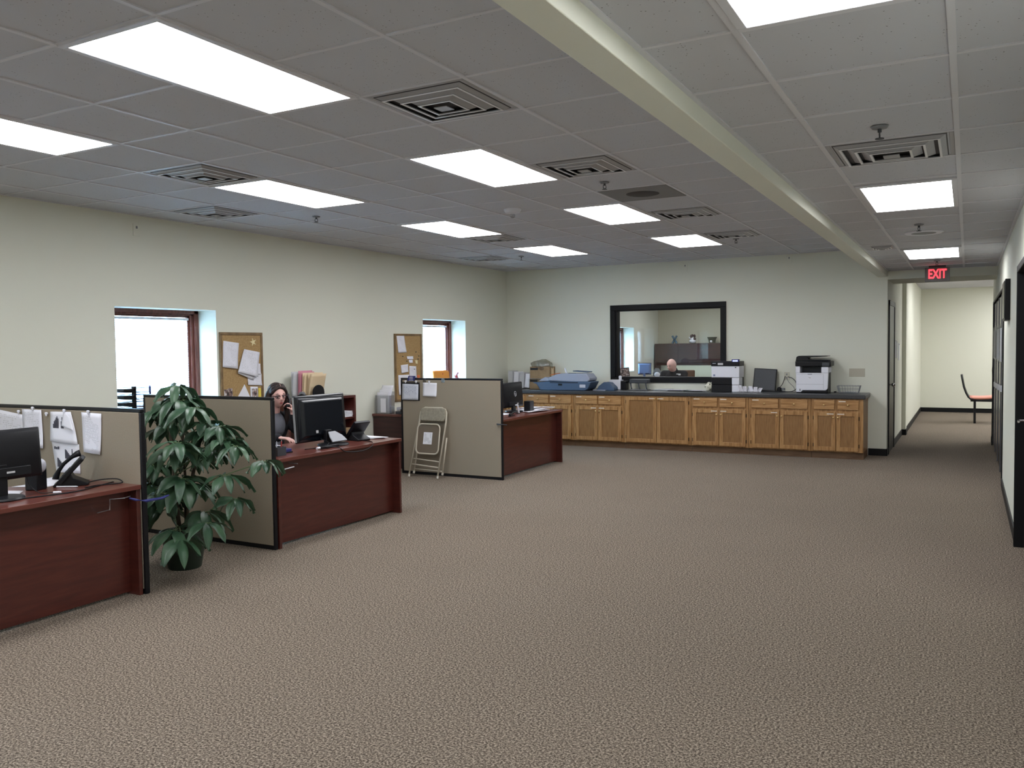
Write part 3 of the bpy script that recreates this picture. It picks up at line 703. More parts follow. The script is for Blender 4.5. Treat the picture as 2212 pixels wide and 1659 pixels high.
for lb, q, m in (('tall printed sheet at the top left of second cork board', [(9.666,1.797),(9.844,1.805),(9.893,1.558),(9.692,1.554)], TEXT),
    ('small card below the tall sheet on second cork board, upper of two', [(9.905,1.50),(10.06,1.50),(10.06,1.458),(9.905,1.46)], TEXT),
    ('small card on second cork board, lower of two', [(9.95,1.45),(10.045,1.45),(10.045,1.405),(9.955,1.405)], TEXT),
    ('white note curling at the left of second cork board', [(9.755,1.375),(9.93,1.385),(9.93,1.275),(9.76,1.26)], TEXT),
    ('square white note at the middle right of second cork board', [(9.96,1.36),(10.13,1.35),(10.145,1.10),(9.96,1.10)], TEXT),
    ('large white sheet at the lower left of second cork board', [(9.69,1.235),(9.95,1.235),(9.95,.95),(9.69,.95)], PAPER)):
    wall_page(lb, q, m, .018, .008, g2)
wall_page('tiny cream note near right edge of second cork board', [(10.11,1.44),(10.17,1.44),(10.17,1.385),(10.12,1.39)], mat('cream_card', (.8,.7,.42), .8), .018, .003, g2, 'sticky_note', 'note')
wall_page('orange red slip at lower right of second cork board', [(10.15,1.22),(10.22,1.22),(10.22,1.12),(10.15,1.12)], mat('orange_red_slip', (.7,.18,.06), .7), .018, .003, g2, 'paper_slip', 'paper')
for k, (y, z) in enumerate(((9.80,1.50),(10.13,1.56),(10.20,1.50),(10.18,1.455),(9.90,1.43),(10.08,1.31))):
    o = B().cyl((LX+.014,y,z),(LX+.03,y,z),.006,n=8).build('push_pin', DGREY); tag(o, 'small dark push pin stuck in the bare cork of second cork board', 'push pin', 'dark push pins on second cork board')

# ---- papers and pins on partition 1 (front face y=3.66) and 3 (y=8.8)
def ppage(label, Y, q, m=TEXT, d=.004, curl=-.01, group=None, name='paper_sheet', cat='paper'):
    a, b_, c, e = q
    f = lambda p: (p[0], Y-d, p[1])
    return page(name, label, cat, f(e), f(c), f(b_), f(a), m, -curl, group=group)
g3 = 'papers on nearest partition'
Y1 = 3.66
ppage('large white sheet at the far left of nearest partition', Y1, [(-6.42,1.20),(-6.02,1.16),(-6.02,.85),(-6.42,.85)], TEXT, .006, group=g3)
ppage('blank white sheet behind the black monitor on nearest partition', Y1, [(-6.07,1.205),(-5.835,1.205),(-5.82,.93),(-6.05,.93)], TEXT, .010, group=g3)
ch1 = ppage('upper bar chart sheet on nearest partition, corner folded over', Y1, [(-5.735,1.195),(-5.50,1.20),(-5.425,.975),(-5.735,.985)], PAPER, .008, group=g3)
ch2 = ppage('lower bar chart sheet on nearest partition, near the telephone', Y1, [(-5.735,.985),(-5.425,.975),(-5.42,.77),(-5.69,.765)], PAPER, .006, .0, group=g3)
ppage('printed list sheet at right on nearest partition, above the telephone', Y1, [(-5.39,1.20),(-5.17,1.195),(-5.19,.915),(-5.365,.925)], TEXTD, .006, group=g3)
INK = mat('chart_ink', (.05,.05,.07), .8)
def bars(par, x, z, n, w, hs, Y):
    b = B()
    for k in range(n): b.box(x+k*w, x+k*w+w*.75, Y-.0008, Y, z, z+hs[k % len(hs)])
    o = b.build('chart_bars', INK, par, world=True); return o
bars(ch1, -5.70, 1.08, 6, .011, (.03,.05,.06,.075,.085,.07), Y1-.013); bars(ch1, -5.61, 1.08, 3, .011, (.05,.08,.07), Y1-.013)
bars(ch1, -5.72, .998, 5, .011, (.07,.065,.06,.04,.03), Y1-.010); bars(ch1, -5.645, .998, 4, .011, (.02,.035,.05,.07), Y1-.010)
bars(ch1, -5.58, .998, 3, .010, (.055,.04,.03), Y1-.010); bars(ch1, -5.535, .998, 3, .010, (.07,.075,.06), Y1-.010)
bars(ch2, -5.58, .868, 5, .011, (.065,.06,.05,.04,.03), Y1-.009); bars(ch2, -5.515, .868, 2, .010, (.03,.07), Y1-.009)
bars(ch2, -5.67, .805, 6, .011, (.065,.06,.05,.04,.03,.03), Y1-.009); bars(ch2, -5.70, .93, 3, .02, (.02,.015,.02), Y1-.009)
o = page('paper_corner', '', '', (-5.60,Y1-.015,1.10),(-5.445,Y1-.030,1.07),(-5.50,Y1-.016,1.16),(-5.575,Y1-.012,1.205), PAPER, .002, parent=ch1)
def pin(x, Y, z, label, r=.013, grp='white heart push pins'):
    t = thing('push_pin', label, 'push pin', (x, Y, z), 0, grp)
    B().cyl((0,0,0),(0,-.012,-.002),.004,n=8).build('stem', SILVER, t)
    B().ball((-.006,-.016,.004),(r*.7,r*.5,r*.7),10,8).ball((.006,-.016,.004),(r*.7,r*.5,r*.7),10,8).ball((0,-.016,-.005),(r*.6,r*.5,r*.9),10,8).build('heart_head', WHITEP, t, smooth='all')
for x, z, lb in ((-6.10,1.185,'white heart push pin on the leftmost sheet of nearest partition'),(-5.93,1.214,'white heart push pin on the sheet behind the monitor'),(-5.77,1.178,'white heart push pin holding nothing on nearest partition'),(-5.565,1.205,'white heart push pin over the bar chart sheet'),(-5.30,1.204,'white heart push pin over the printed list sheet')):
    pin(x, Y1, z, lb)
Y3 = 8.80
t = thing('calendar', 'small month calendar in a dark folder on the folding chair partition', 'calendar', (-6.265, Y3, 1.05))
B().box(-6.41,-6.13,Y3-.010,Y3-.001,.945,1.18).build('dark_folder', BLACK, t, world=True)
page('month_page', '', '', (-6.40,Y3-.013,.955),(-6.15,Y3-.013,.955),(-6.14,Y3-.013,1.155),(-6.39,Y3-.013,1.16), CALM, 0, parent=t, thick=.001)
ppage('blank white square sheet pinned right of the calendar', Y3, [(-6.077,1.178),(-5.862,1.174),(-5.872,1.0),(-6.077,1.005)], PAPER, .005, group=None)
for x, lb in ((-6.335,'round white pin at left of the calendar'),(-6.17,'round white pin at right of the calendar'),(-5.97,'round white pin on the blank square sheet')): pin(x, Y3-.006, 1.188, lb, .015, 'round white pins')
t = thing('binder_clip', 'dark blue clip with white lettering on top of the partition', 'clip', (-6.25, Y3+.02, 1.235))
B().prism([(-6.315,1.195),(-6.205,1.195),(-6.185,1.262),(-6.295,1.262)], Y3-.014, Y3-.006).box(-6.30,-6.2,Y3-.008,Y3+.062,1.236,1.240).build('clip_body', NAVY, t, world=True, bevel=.002)
b = B()
for k, (w, z) in enumerate(((.05,1.248),(.06,1.235),(.055,1.222),(.075,1.205))):
    for i in range(5): b.box(-6.25-w/2+i*w/5, -6.25-w/2+(i+.7)*w/5, Y3-.0155, Y3-.014, z-.003, z+.003)
b.build('clip_lettering', WHITEP, t, world=True)
for x, lb in ((-6.055,'strip of clear tape over the partition edge beside the blue clip'),(-5.775,'strip of clear tape over the partition edge below the orange envelopes')):
    tag(B().box(x-.025,x+.025,Y3-.002,Y3-.0005,1.18,1.236).build('tape_strip', FILM), lb, 'tape', 'clear tape strips')

# ================================================================== FOLDING CHAIR
t = thing('folding_chair', 'beige folding chair folded flat and leaning on the far partition', 'chair', (-5.97, 8.70, 0))
lean = math.radians(11.5)
def fc(x, z, dy=0): return (x, 8.60+z*.20+dy, z)
T = Matrix.Translation((0, 8.60, 0)) @ Matrix.Rotation(-math.atan(.20), 4, 'X')
def L3(x, z, dy=0): return (x, dy, z*1.02)
b = B().tube([L3(-6.16,.005,-.03), L3(-6.09,.70,-.01), L3(-6.085,.80,-.01), L3(-6.06,.845,-.01), L3(-6.02,.86,-.01), L3(-5.77,.86,-.01), L3(-5.72,.845,-.01), L3(-5.695,.80,-.01), L3(-5.69,.70,-.01), L3(-5.73,.0,-.03)], .012, 10)
for v in b.bm.verts: v.co = T @ v.co
b.build('front_frame', STEEL, t, world=True, smooth='all')
b = B().tube([L3(-6.135,.05,.035), L3(-6.085,.55,.02)], .010, 8).tube([L3(-5.705,.05,.035), L3(-5.68,.50,.02)], .010, 8).tube([L3(-6.125,.10,.03), L3(-5.705,.09,.03)], .006, 8)
for v in b.bm.verts: v.co = T @ v.co
b.build('rear_legs', STEEL, t, world=True, smooth='all')
b = B().tube([L3(-6.135,.225,-.01), L3(-5.72,.20,-.01)], .008, 8).tube([L3(-6.145,.155,-.02), L3(-5.725,.13,-.02)], .008, 8)
for v in b.bm.verts: v.co = T @ v.co
b.build('stretcher', STEEL, t, world=True, smooth='all')
sp = [(-6.085+ .0, .29)]
pts = [(x*1.0, z) for x, z in rrect(.335, .365, .06, 5, -5.925, .472)]
b = B().tube([L3(x+ (z-.47)*-.02, z, -.03) for x, z in pts], .010, 8, closed=True)
for v in b.bm.verts: v.co = T @ v.co
b.build('seat_rim', STEEL, t, world=True, smooth='all')
b = B().prism([(x, z*1.02) for x, z in rrect(.325, .355, .055, 5, -5.925, .472)], -.028, .0)
for v in b.bm.verts: v.co = T @ v.co
b.build('seat_underside', mat('seat_board_brown', (.13,.10,.07), .8), t, world=True)
b = B().box(-5.995,-5.865,-.0305,-.029,.415,.565)
for v in b.bm.verts: v.co = T @ v.co
uvl = b.bm.loops.layers.uv.new('page')
for f in b.bm.faces:
    for l in f.loops:
        c = T.inverted() @ l.vert.co; l[uvl].uv = ((c.x+5.995)/.13, (c.z-.415)/.15)
b.build('label_sheet', TEXTL, t, world=True, label='white printed instruction label')
b = B().prism([(x, z*1.02) for x, z in rrect(.375, .165, .04, 5, -5.89, .775)], -.035, .008)
for v in b.bm.verts: v.co = T @ v.co
b.build('backrest', UPH, t, world=True, bevel=.012, seg=3)
b = B()
for x, z in ((-6.16,.0),(-5.73,.0),(-6.135,.045),(-5.705,.045)): b.cyl(L3(x,z-.0,-.03 if z == 0 else .035), L3(x+.004,z+.03,-.03 if z == 0 else .035), .014, n=10)
for v in b.bm.verts: v.co = T @ v.co
b.build('foot_caps', mat('cream_rubber', (.6,.57,.5), .6), t, world=True)

# ================================================================== SHELVES BEHIND THE DESKS
t = thing('low_bookcase', 'mahogany low bookcase behind the person on the phone', 'bookcase', (-6.93, 7.75, 0))
X0, X1, ya, yb, zt = LX+.01, -6.80, 7.15, 8.35, 1.035
b = B().box(X0,X1,ya,yb,zt-.03,zt).box(X0,X1,ya,ya+.03,0,zt-.03).box(X0,X1,yb-.03,yb,0,zt-.03).box(X0,X0+.01,ya+.03,yb-.03,0,zt-.03)
b.build('case', MAHOG, t, world=True, bevel=.002)
for z in (.35,.74): B().box(X0+.01,X1-.01,ya+.03,yb-.03,z,z+.025).build('shelf', MAHOG, t, world=True)
for k in range(4):
    o = B().obox((-6.93, 8.19+.01*k, .775+.018*k), (.24,.2,.014), (0,0,.1*k)).build('paper_stack', PAPER, None)
    tag(o, 'sheaf of white paper lying on the upper bookcase shelf beside the monitor', 'paper', 'sheaves on the bookcase shelf')
t = thing('cardboard_box', 'small brown box on lower bookcase shelf beside the monitor', 'box', (-6.93, 8.2, .376))
B().box(-.09,.09,-.09,.09,0,.25).build('carton', CARDB, t, bevel=.003); B().box(.09,.092,-.03,.03,.1,.16).build('box_label', PAPERG, t)
t = thing('low_cabinet', 'dark mahogany cabinet against the window wall by the folding chair partition', 'cabinet', (-6.75, 9.4, 0))
# left part visible beyond partition 3's left edge
b = B().box(LX+.01,-6.32,9.11,9.75,0,.70); b.build('body', MAHOGD, t, world=True, bevel=.003)
B().box(LX+.005,-6.30,9.09,9.76,.70,.73).build('top', MAHOGT, t, world=True, bevel=.003)
# ================================================================== DESK ITEMS
ZT = .7355
def monitor(label, x, y0, y1, z0, z1, base, back=BLACK, style='flat', logo=False, rot=0):
    """seen from behind: back of the case faces +x"""
    cy, cz, w, h = (y0+y1)/2, (z0+z1)/2, y1-y0, z1-z0
    t = thing('computer_monitor', label, 'monitor', (base[0], base[1], ZT), rot, 'cubicle monitors')
    dx = x-base[0]; dy = cy-base[1]; dz = cz-ZT
    T = Matrix.Translation((dx, dy, dz)) @ Matrix.Rotation(math.radians(-4), 4, 'Y')
    b = B(); q = []
    prof = [(0, -.022), (0, .0), (.012, .012), (.035 if style == 'flat' else .05, .022), (.09 if style == 'flat' else .075, .034 if style == 'flat' else .045)]
    for ins, xx in prof:
        q.append([b.bm.verts.new(T @ Vector((xx, sy*(w/2-ins), sz*(h/2-ins*.8)))) for sy, sz in ((-1,-1),(1,-1),(1,1),(-1,1))])
    b.loft(q); case = b.build('case', back, t, bevel=.006, seg=3)
    B().box(-.024, -.0225, -w/2+.015, w/2-.015, -h/2+.02, h/2-.015, T).build('screen', BLACKG, t)
    bot = cz-h/2
    r = .125 if style == 'flat' else .145
    B().lathe([(r*.98, 0), (r, .006), (r*.93, .016), (r*.3, .022)], n=36).build('base', BLACK, t, smooth=True)
    B().obox((dx*.45, dy*.5, (bot-ZT)/2+.05), (.035, .075, bot-ZT+.10)).build('neck', BLACK, t, bevel=.006)
    if style != 'flat':
        b = B().prism([(-.10,0),(.10,0),(.09,.07),(.045,.13),(-.045,.13),(-.08,.07)], -.006, .006, Matrix.Translation((.065,0.02,.035)) @ Matrix.Rotation(PI/2,4,'Z') @ Matrix.Rotation(math.radians(-50),4,'X'))
        b.build('hinge_cover', mat('hinge_grey', (.27,.28,.31), .5), t, bevel=.003)
        B().box(.047,.049,-.13,-.10,-h/2+.075,-h/2+.10,T).build('port_label', PAPERG, case)
        B().box(-.022,.0,-w/2-.001,-w/2+.004,-h/2+.01,h/2-.01,T).build('side_trim', SILVER, t)
    else:
        B().box(.0462,.047,.02,.07,-h/2+.04,-h/2+.052,T).build('port_label', PAPERG, case)
        B().box(.02,.046,-w*.32,w*.32,-h/2+.02,-h/2+.075,T).build('cable_panel', BLACK, case, bevel=.004)
    if logo:
        b = B()
        Tl = T @ Matrix.Translation((.036, .01, .01))
        pts = [(0, .026*math.cos(a), .034*math.sin(a)) for a in [2*PI*k/24 for k in range(24)]]
        b.tube([Tl @ Vector(p) for p in pts], .0035, 6, closed=True).build('logo_ring', SILVER, case, smooth='all')
        o = text('logo_letters', 'hp', .042, SILVER, case, (0,0,0), (PI/2, 0, PI/2), .001)
        o.data.transform(Tl)
    return t
monitor('black monitor seen from behind on the nearest desk, cut off by left photo edge', -5.13, 2.66, 3.195, .845, 1.15, (-5.09, 2.92))
monitor('large glossy black monitor seen from behind in front of person on the phone', -5.25, 5.60, 6.275, .775, 1.20, (-5.12, 5.95), BLACKG, 'big')
monitor('black monitor with round silver logo on the farthest desk', -5.42, 9.69, 10.25, .80, 1.137, (-5.40, 9.97), logo=True)

def phone(label, loc, rz, handset=True):
    """front faces -y locally"""
    t = thing('desk_telephone', label, 'telephone', loc, rz, 'black desk telephones')
    side = [(-.10, .0), (.10, .0), (.11, .012), (.02, .055), (.0, .09), (-.02, .09), (-.085, .022), (-.10, .012)]
    R90 = Matrix.Rotation(PI/2, 4, 'Z')
    B().prism([(a, z) for a, z in side], -.075, .075, R90).build('stand', BLACK, t, bevel=.005)
    T = Matrix.Translation((0, .0, .095)) @ Matrix.Rotation(math.radians(48), 4, 'X')
    B().box(-.095, .095, -.10, .115, -.014, .016, T).build('body', BLACK, t, bevel=.007, seg=3)
    B().box(-.005, .08, .05, .10, .016, .019, T).build('display', mat('lcd_grey', (.12,.14,.13), .25), t)
    b = B()
    for i in range(3):
        for j in range(4): b.box(.0+i*.026, .018+i*.026, -.08+j*.027, -.064+j*.027, .016, .021, T)
    b.build('keypad', DGREY, t, bevel=.001)
    if handset:
        b = B(); hp = [(-.06,-.105,.030), (-.06,-.09,.042), (-.06,-.05,.054), (-.06,.0,.060), (-.06,.06,.054), (-.06,.10,.042), (-.06,.118,.030)]
        b.tube([T @ Vector(p) for p in hp], [.024,.020,.013,.012,.013,.020,.024], 12); b.build('handset', BLACK, t, smooth='all')
    return t
phone('black telephone tilted upright beside papers on the nearest desk', (-5.22, 3.45, ZT), math.radians(-38))
phone('black telephone without handset on the desk of the person calling', (-5.17, 6.36, ZT), math.radians(-100), False)

def cord(label, pts, r=.004, m=BLACK, name='cable', cat='cable', grp=None):
    P = [Vector(p) for p in pts]; out = []
    for i in range(len(P)-1):
        p0 = P[max(i-1,0)]; p1 = P[i]; p2 = P[i+1]; p3 = P[min(i+2,len(P)-1)]
        for k in range(6):
            t = k/6; out.append(.5*((2*p1)+(-p0+p2)*t+(2*p0-5*p1+4*p2-p3)*t*t+(-p0+3*p1-3*p2+p3)*t**3))
    out.append(P[-1])
    return tag(B().tube(out, r, 8).build(name, m, smooth='all'), label, cat, grp)
z = ZT+.004
cord('black cable loop running right from the telephone along nearest desk', [(-5.18,3.50,z),(-5.10,3.58,z+.02),(-5.0,3.63,z+.025),(-4.95,3.635,z+.005),(-4.97,3.60,z),(-5.02,3.50,z),(-5.00,3.40,z)])
cord('long black cord snaking across the nearest desk past the speaker', [(-5.02,2.7,z),(-4.98,3.0,z),(-4.93,3.2,z),(-4.93,3.33,z),(-4.98,3.45,z),(-5.03,3.58,z),(-5.05,3.64,z)])
cord('short black cable hanging from monitor on the nearest desk', [(-5.10,3.08,.85),(-5.10,3.10,.79),(-5.06,3.14,z+.004),(-5.00,3.19,z+.004)], .003)
tag(B().cyl((-5.0,3.185,ZT+.008),(-4.965,3.215,ZT+.008),.007,n=8).build('cable_plug', WHITEP), 'white cable plug lying on the nearest desk', 'plug')
t = thing('desk_speaker', 'tall black desk speaker with pale oval front on the nearest desk', 'speaker', (-5.255, 3.235, ZT), math.radians(20))
B().prism([(-.045,0),(.045,0),(.045,.145),(-.0,.20),(-.045,.20)], -.045, .045).build('cabinet', BLACK, t, bevel=.006)
B().ball((.036,0,.155),(.028,.04,.045),16,10,).build('oval_grille', LGREY, t, smooth='all')
def flat(label, q, z=ZT, m=PAPER, name='paper_sheet', cat='paper', group=None, thick=.002, curl=0):
    return page(name, label, cat, *[(x, y, z+.001+thick/2) for x, y in q], m, curl, group=group, thick=thick, nrm=(0,0,1))
flat('white papers lying behind the black telephone on nearest desk', [(-5.50,3.22),(-5.28,3.33),(-5.36,3.62),(-5.52,3.60)], group=None)
flat('white paper under the black monitor on the nearest desk', [(-5.35,2.95),(-5.18,3.08),(-5.27,3.16),(-5.48,3.08)])
flat('printed sheet leaning flat at the foot of the chart papers', [(-5.62,3.45),(-5.50,3.45),(-5.46,3.62),(-5.66,3.62)], m=TEXT)
t = thing('pen', 'white pen lying in front of the black telephone', 'pen', (-5.14, 3.37, ZT+.006), .5)
B().cyl((-.07,0,0),(.06,0,0),.005,n=8).build('barrel', WHITEP, t); B().cyl((.06,0,0),(.072,0,0),.005,.001,n=8).build('tip', SILVER, t)

# desk 2
flat('white papers at the far end of the middle desk', [(-5.10,6.47),(-5.02,6.63),(-5.40,6.64),(-5.42,6.46)], thick=.008)
flat('second sheet of paper fanned out at far end of middle desk', [(-5.06,6.50),(-4.98,6.60),(-5.28,6.645),(-5.32,6.50)], z=ZT+.009, thick=.003)
flat('white paper in front of the person on the phone', [(-5.46,5.25),(-5.40,5.62),(-5.59,5.72),(-5.595,5.30)], thick=.004)
t = thing('pen_holder', 'black pen holder box at the near corner of middle desk', 'pen holder', (-5.03, 5.155, ZT))
b = B().box(-.045,.045,-.05,.05,0,.004); b.box(-.045,-.041,-.05,.05,.004,.075).box(.041,.045,-.05,.05,.004,.075).box(-.041,.041,-.05,-.046,.004,.075).box(-.041,.041,.046,.05,.004,.075)
b.build('box', DGREY, t, bevel=.001)
for lb, x, y, m, h in (('dark pen standing in the black pen holder, nearest partition', -5.05, 5.13, BLACK, .125), ('white pen standing in the black pen holder', -5.06, 5.165, WHITEP, .10), ('red pen standing in the black pen holder', -5.03, 5.19, RED, .11)):
    o = thing('pen', lb, 'pen', (x, y, ZT+.006), 0)
    B().cyl((0,0,0),(0,.008,h),.005,n=8).build('barrel', m, o); B().cyl((0,.008,h),(0,.009,h+.012),.004,.001,n=8).build('tip', SILVER, o)
t = thing('desk_gadget', 'navy and black adapter box beside the pen holder', 'box', (-5.12, 5.32, ZT)); B().box(-.04,.04,-.05,.05,0,.035).build('body', NAVY, t, bevel=.004); B().box(-.045,.045,-.055,.055,-.0,.01).build('foot', BLACK, t)
t = thing('power_strip', 'black power strip lying behind the large glossy monitor', 'power strip', (-5.0, 5.75, ZT)); B().box(-.025,.025,-.12,.12,0,.025).build('body', BLACK, t, bevel=.006); B().cyl((0,-.12,.012),(.005,-.16,.012),.012,n=8).build('plug', WHITEP, t)
cord('black cable drooping over the front edge of the middle desk', [(-5.10,5.55,z),(-4.98,5.68,z+.012),(-4.88,5.74,z+.006),(-4.855,5.80,.705),(-4.85,5.95,.685),(-4.85,6.10,.69),(-4.86,6.2,.72),(-4.93,6.27,z),(-5.08,6.32,z)])
cord('thin black cable looping from the monitor stand on middle desk', [(-5.16,5.83,.80),(-5.04,5.80,.775),(-5.03,5.70,.745),(-5.08,5.62,z)], .003)

# desk 3
t = thing('desk_speaker', 'small black desk speaker beside the monitor with round logo', 'speaker', (-5.205, 10.03, ZT), 0)
B().box(-.045,.045,-.06,.06,0,.15).build('cabinet', BLACK, t, bevel=.006); B().box(.045,.05,-.05,.05,.02,.14).build('grille', DGREY, t)
t = thing('webcam', 'white tilted webcam arm standing on the farthest desk', 'webcam', (-5.20, 9.72, ZT), 0)
B().obox((0,.0,.055),(.016,.022,.13),(math.radians(18),0,0)).build('arm', WHITEP, t, bevel=.002); B().box(-.02,.02,-.05,.01,.0,.008).build('foot', BLACK, t); B().obox((0,-.045,.118),(.018,.06,.012)).build('head', WHITEP, t, bevel=.002)
for k, (q, lb) in enumerate((([(-5.10,9.82),(-5.02,10.30),(-5.38,10.50),(-5.40,10.10)], 'lowest white pages spread on the farthest desk beyond the speaker'),
    ([(-5.12,10.1),(-5.06,10.50),(-5.45,10.55),(-5.42,10.12)], 'second layer of white pages spread on the farthest desk'), ([(-5.25,10.2),(-5.10,10.53),(-5.40,10.56),(-5.50,10.3)], 'top crumpled white pages on the farthest desk'))):
    flat(lb, q, z=ZT+.012*k, thick=.006, curl=.012, group=None)
flat('white paper before the stand of monitor with round logo', [(-5.30,9.28),(-5.22,9.60),(-5.38,9.64),(-5.48,9.30)], thick=.006)
t = thing('stapler', 'black stapler at the near end of the farthest desk', 'stapler', (-5.10, 9.35, ZT), PI/2+.2)
B().box(-.09,.09,-.02,.02,0,.012).build('base', BLACK, t, bevel=.003); B().obox((0,0,.032),(.17,.03,.022),(0,math.radians(-6),0)).build('arm', BLACKG, t, bevel=.005)

# ================================================================== ON THE WINDOW SILLS, BOOKCASE, CABINET
t = thing('letter_tray_stack', 'black stacked letter trays standing in the first window', 'letter trays', (LX-.12, 5.43, WZ0+.006))
for k in range(4):
    z0 = .004+k*.068; b = B()
    b.box(-.12,.13,-.15,-.02,z0+.018,z0+.042).box(-.12,.13,-.05,-.02,z0,z0+.018)
    tr = b.build('tray', BLACK, t, bevel=.004)
    b = B().box(-.12,.13,-.02,.15,z0,z0+.005).box(-.12,.13,-.02,.15,z0+.045,z0+.049)
    for q in range(14): b.box(.124,.127,-.02+.0125*q,-.0185+.0125*q,z0+.005,z0+.045)
    b.build('wire_side', NAVY, tr)
B().box(.10,.13,-.045,-.015,0,.27).build('side_support', BLACK, t); B().box(.11,.13,.145,.153,0,.27).build('side_support', NAVY, t)
t = thing('envelope_box', 'orange string-tie envelopes standing in second window', 'envelopes', (LX-.10, 10.98, WZ0))
for k in range(3):
    B().obox((.02-.03*k, -.02+.02*k, .125+.008*k), (.006, .44-.03*k, .245), (0, math.radians(-6), 0)).build('envelope', ORANGE, t, bevel=.001)
B().cyl((.036,-.02,.21),(.041,-.02,.209),.01,n=12).build('button', RED, t)
t = thing('desk_fan', 'small white desk fan with pink hub in the second window', 'fan', (LX-.10, 11.40, WZ0))
b = B(); ctr = Vector((0,0,.155))
for r in (.095,.07,.045): b.tube([ctr+Vector((.02*(1-(r/.095)**2),r*math.cos(a),r*math.sin(a))) for a in [2*PI*k/28 for k in range(28)]], .002, 5, closed=True)
for k in range(16):
    a = 2*PI*k/16; b.tube([ctr+Vector((.02,.03*math.cos(a),.03*math.sin(a))), ctr+Vector((0,.095*math.cos(a),.095*math.sin(a)))], .0013, 4)
b.build('cage', WHITEP, t)
b = B()
for k in range(3):
    b.prism([(0,0),(.035,.02),(.05,.06),(.01,.075),(-.01,.03)], -.002, .002, Matrix.Translation(ctr) @ Matrix.Rotation(PI/2,4,'Z') @ Matrix.Rotation(2*PI*k/3,4,'Y') @ Matrix.Rotation(.4,4,'X'))
b.build('blades', PINK, t); B().cyl((.0,0,.155),(.024,0,.155),.02,n=14).build('hub', RED, t)
B().cyl((0,0,.0),(0,0,.012),.06,n=20).cyl((0,0,.012),(0,0,.06),.01).build('stand', WHITEP, t, smooth=True)

ZB = 1.036
t = thing('file_sorter', 'black wire file sorter with rounded end on the bookcase', 'file sorter', (-6.96, 7.66, ZB))
def arch(x, w, h, n=12): return [(-w/2,0),(w/2,0)]+[(w/2*math.cos(a), h*.45+h*.55*math.sin(a)) for a in [PI*k/n for k in range(n+1)]]
for k, x in enumerate((-.10, .0, .125)):
    B().prism(arch(0,.20,.17 if k < 2 else .155), -.004, .004, Matrix.Translation((x,0 if k<2 else .04,0)) @ Matrix.Rotation(PI/2,4,'Z')).build('divider', BLACK, t)
B().box(-.11,.13,-.1,.1,0,.012).build('base', BLACK, t)
def folder(label, x, y, w, h, m, tilt, bulge=.0, rz=0.0):
    t = thing('file_folder', label, 'folder', (x, y, ZB+.013), rz, None)
    def fn(u, v): return Vector((math.sin(tilt)*h*v + bulge*math.sin(PI*u)*v + .05*bulge*8*(v**2)*(u), w*(u-.5)*(1+.12*v*(u-.2)), h*v*math.cos(tilt)))
    B().grid(fn, 8, 8).build('front', m, t, solid=.002, smooth='all')
    def fn2(u, v): return Vector((-.018+math.sin(tilt)*h*v*.7, w*(u-.5), (h+.014)*v*math.cos(tilt)))
    B().grid(fn2, 8, 4).build('back', m, t, solid=.002, smooth='all')
    return t
folder('open manila folder in front of the file sorter', -6.90, 7.72, .26, .275, MANILA, .12, .05)
folder('pink folder standing in the file sorter behind manila folders', -6.975, 7.64, .24, .30, PINK, .05)
folder('second manila folder standing just behind the open one', -6.935, 7.67, .25, .275, MANILA, .08)
folder('bundle of white papers at the left of the file sorter', -7.02, 7.56, .20, .29, PAPERG, .0, .02)
t = thing('tape_dispenser', 'grey and black tape dispenser at the left end of the file sorter', 'tape dispenser', (-6.86, 7.47, ZB), .3)
B().prism([(-.07,0),(.07,0),(.07,.02),(.03,.045),(-.02,.06),(-.07,.04)], -.025, .025).build('body', BLACK, t, bevel=.004)
B().cyl((-.02,-.02,.05),(-.02,.02,.05),.035,n=20).build('roll', MGREY, t, smooth=True)

ZC = .731
t = thing('brochure_holder', 'clear acrylic holder full of curling white papers on the dark cabinet', 'paper holder', (-6.97, 9.18, ZC))
b = B().box(-.12,.12,-.06,-.057,0,.25).box(-.12,.12,.05,.053,0,.30).box(-.12,-.117,-.057,.05,0,.25).box(.117,.12,-.057,.05,0,.25).box(-.12,.12,-.06,.053,0,.003)
b.build('holder', PLASTIC, t)
for k in range(4):
    def fn(u, v, k=k): return Vector((-.10+.19*u, -.045+.022*k + .02*math.sin(3*u+k)*v + .06*max(0,v-.6)*k*.8, .006+(.30+.03*k)*v - .05*max(0, v-.7)))
    tag(B().grid(fn, 8, 8).build('paper_sheet', PAPER, None, solid=.0015, smooth='all'), 'white sheet curling in the acrylic holder, number %d from the front' % (k+1) if False else ('frontmost white sheet in acrylic holder','second white sheet in the acrylic holder, behind the frontmost','third white sheet in the acrylic holder','rear tallest white sheet curling over in the acrylic holder')[k], 'paper').location = (-6.97, 9.18, ZC)
B().box(-.03,.06,-.064,-.061,.02,.21).build('white_card', PAPER, t)
t = thing('label_printer', 'grey and black desktop device on the dark cabinet beside the paper holder', 'printer', (-6.60, 9.26, ZC))
B().box(-.19,.14,-.10,.10,.0,.035).build('base', DGREY, t, bevel=.006); B().obox((-.02,0,.085),(.30,.20,.045),(0,math.radians(-7),0)).build('lid', LGREY, t, bevel=.008)
B().box(-.10,.12,-.102,-.09,.03,.065).build('paper_slot', BLACKG, t); B().obox((.02,0,.118),(.24,.18,.012),(0,math.radians(-9),0)).build('top_tray', DGREY, t)
flat('manila sheet on the dark cabinet by the partition', [(-6.60,9.11),(-6.36,9.11),(-6.36,9.15),(-6.60,9.15)], z=ZC, m=MANILA)

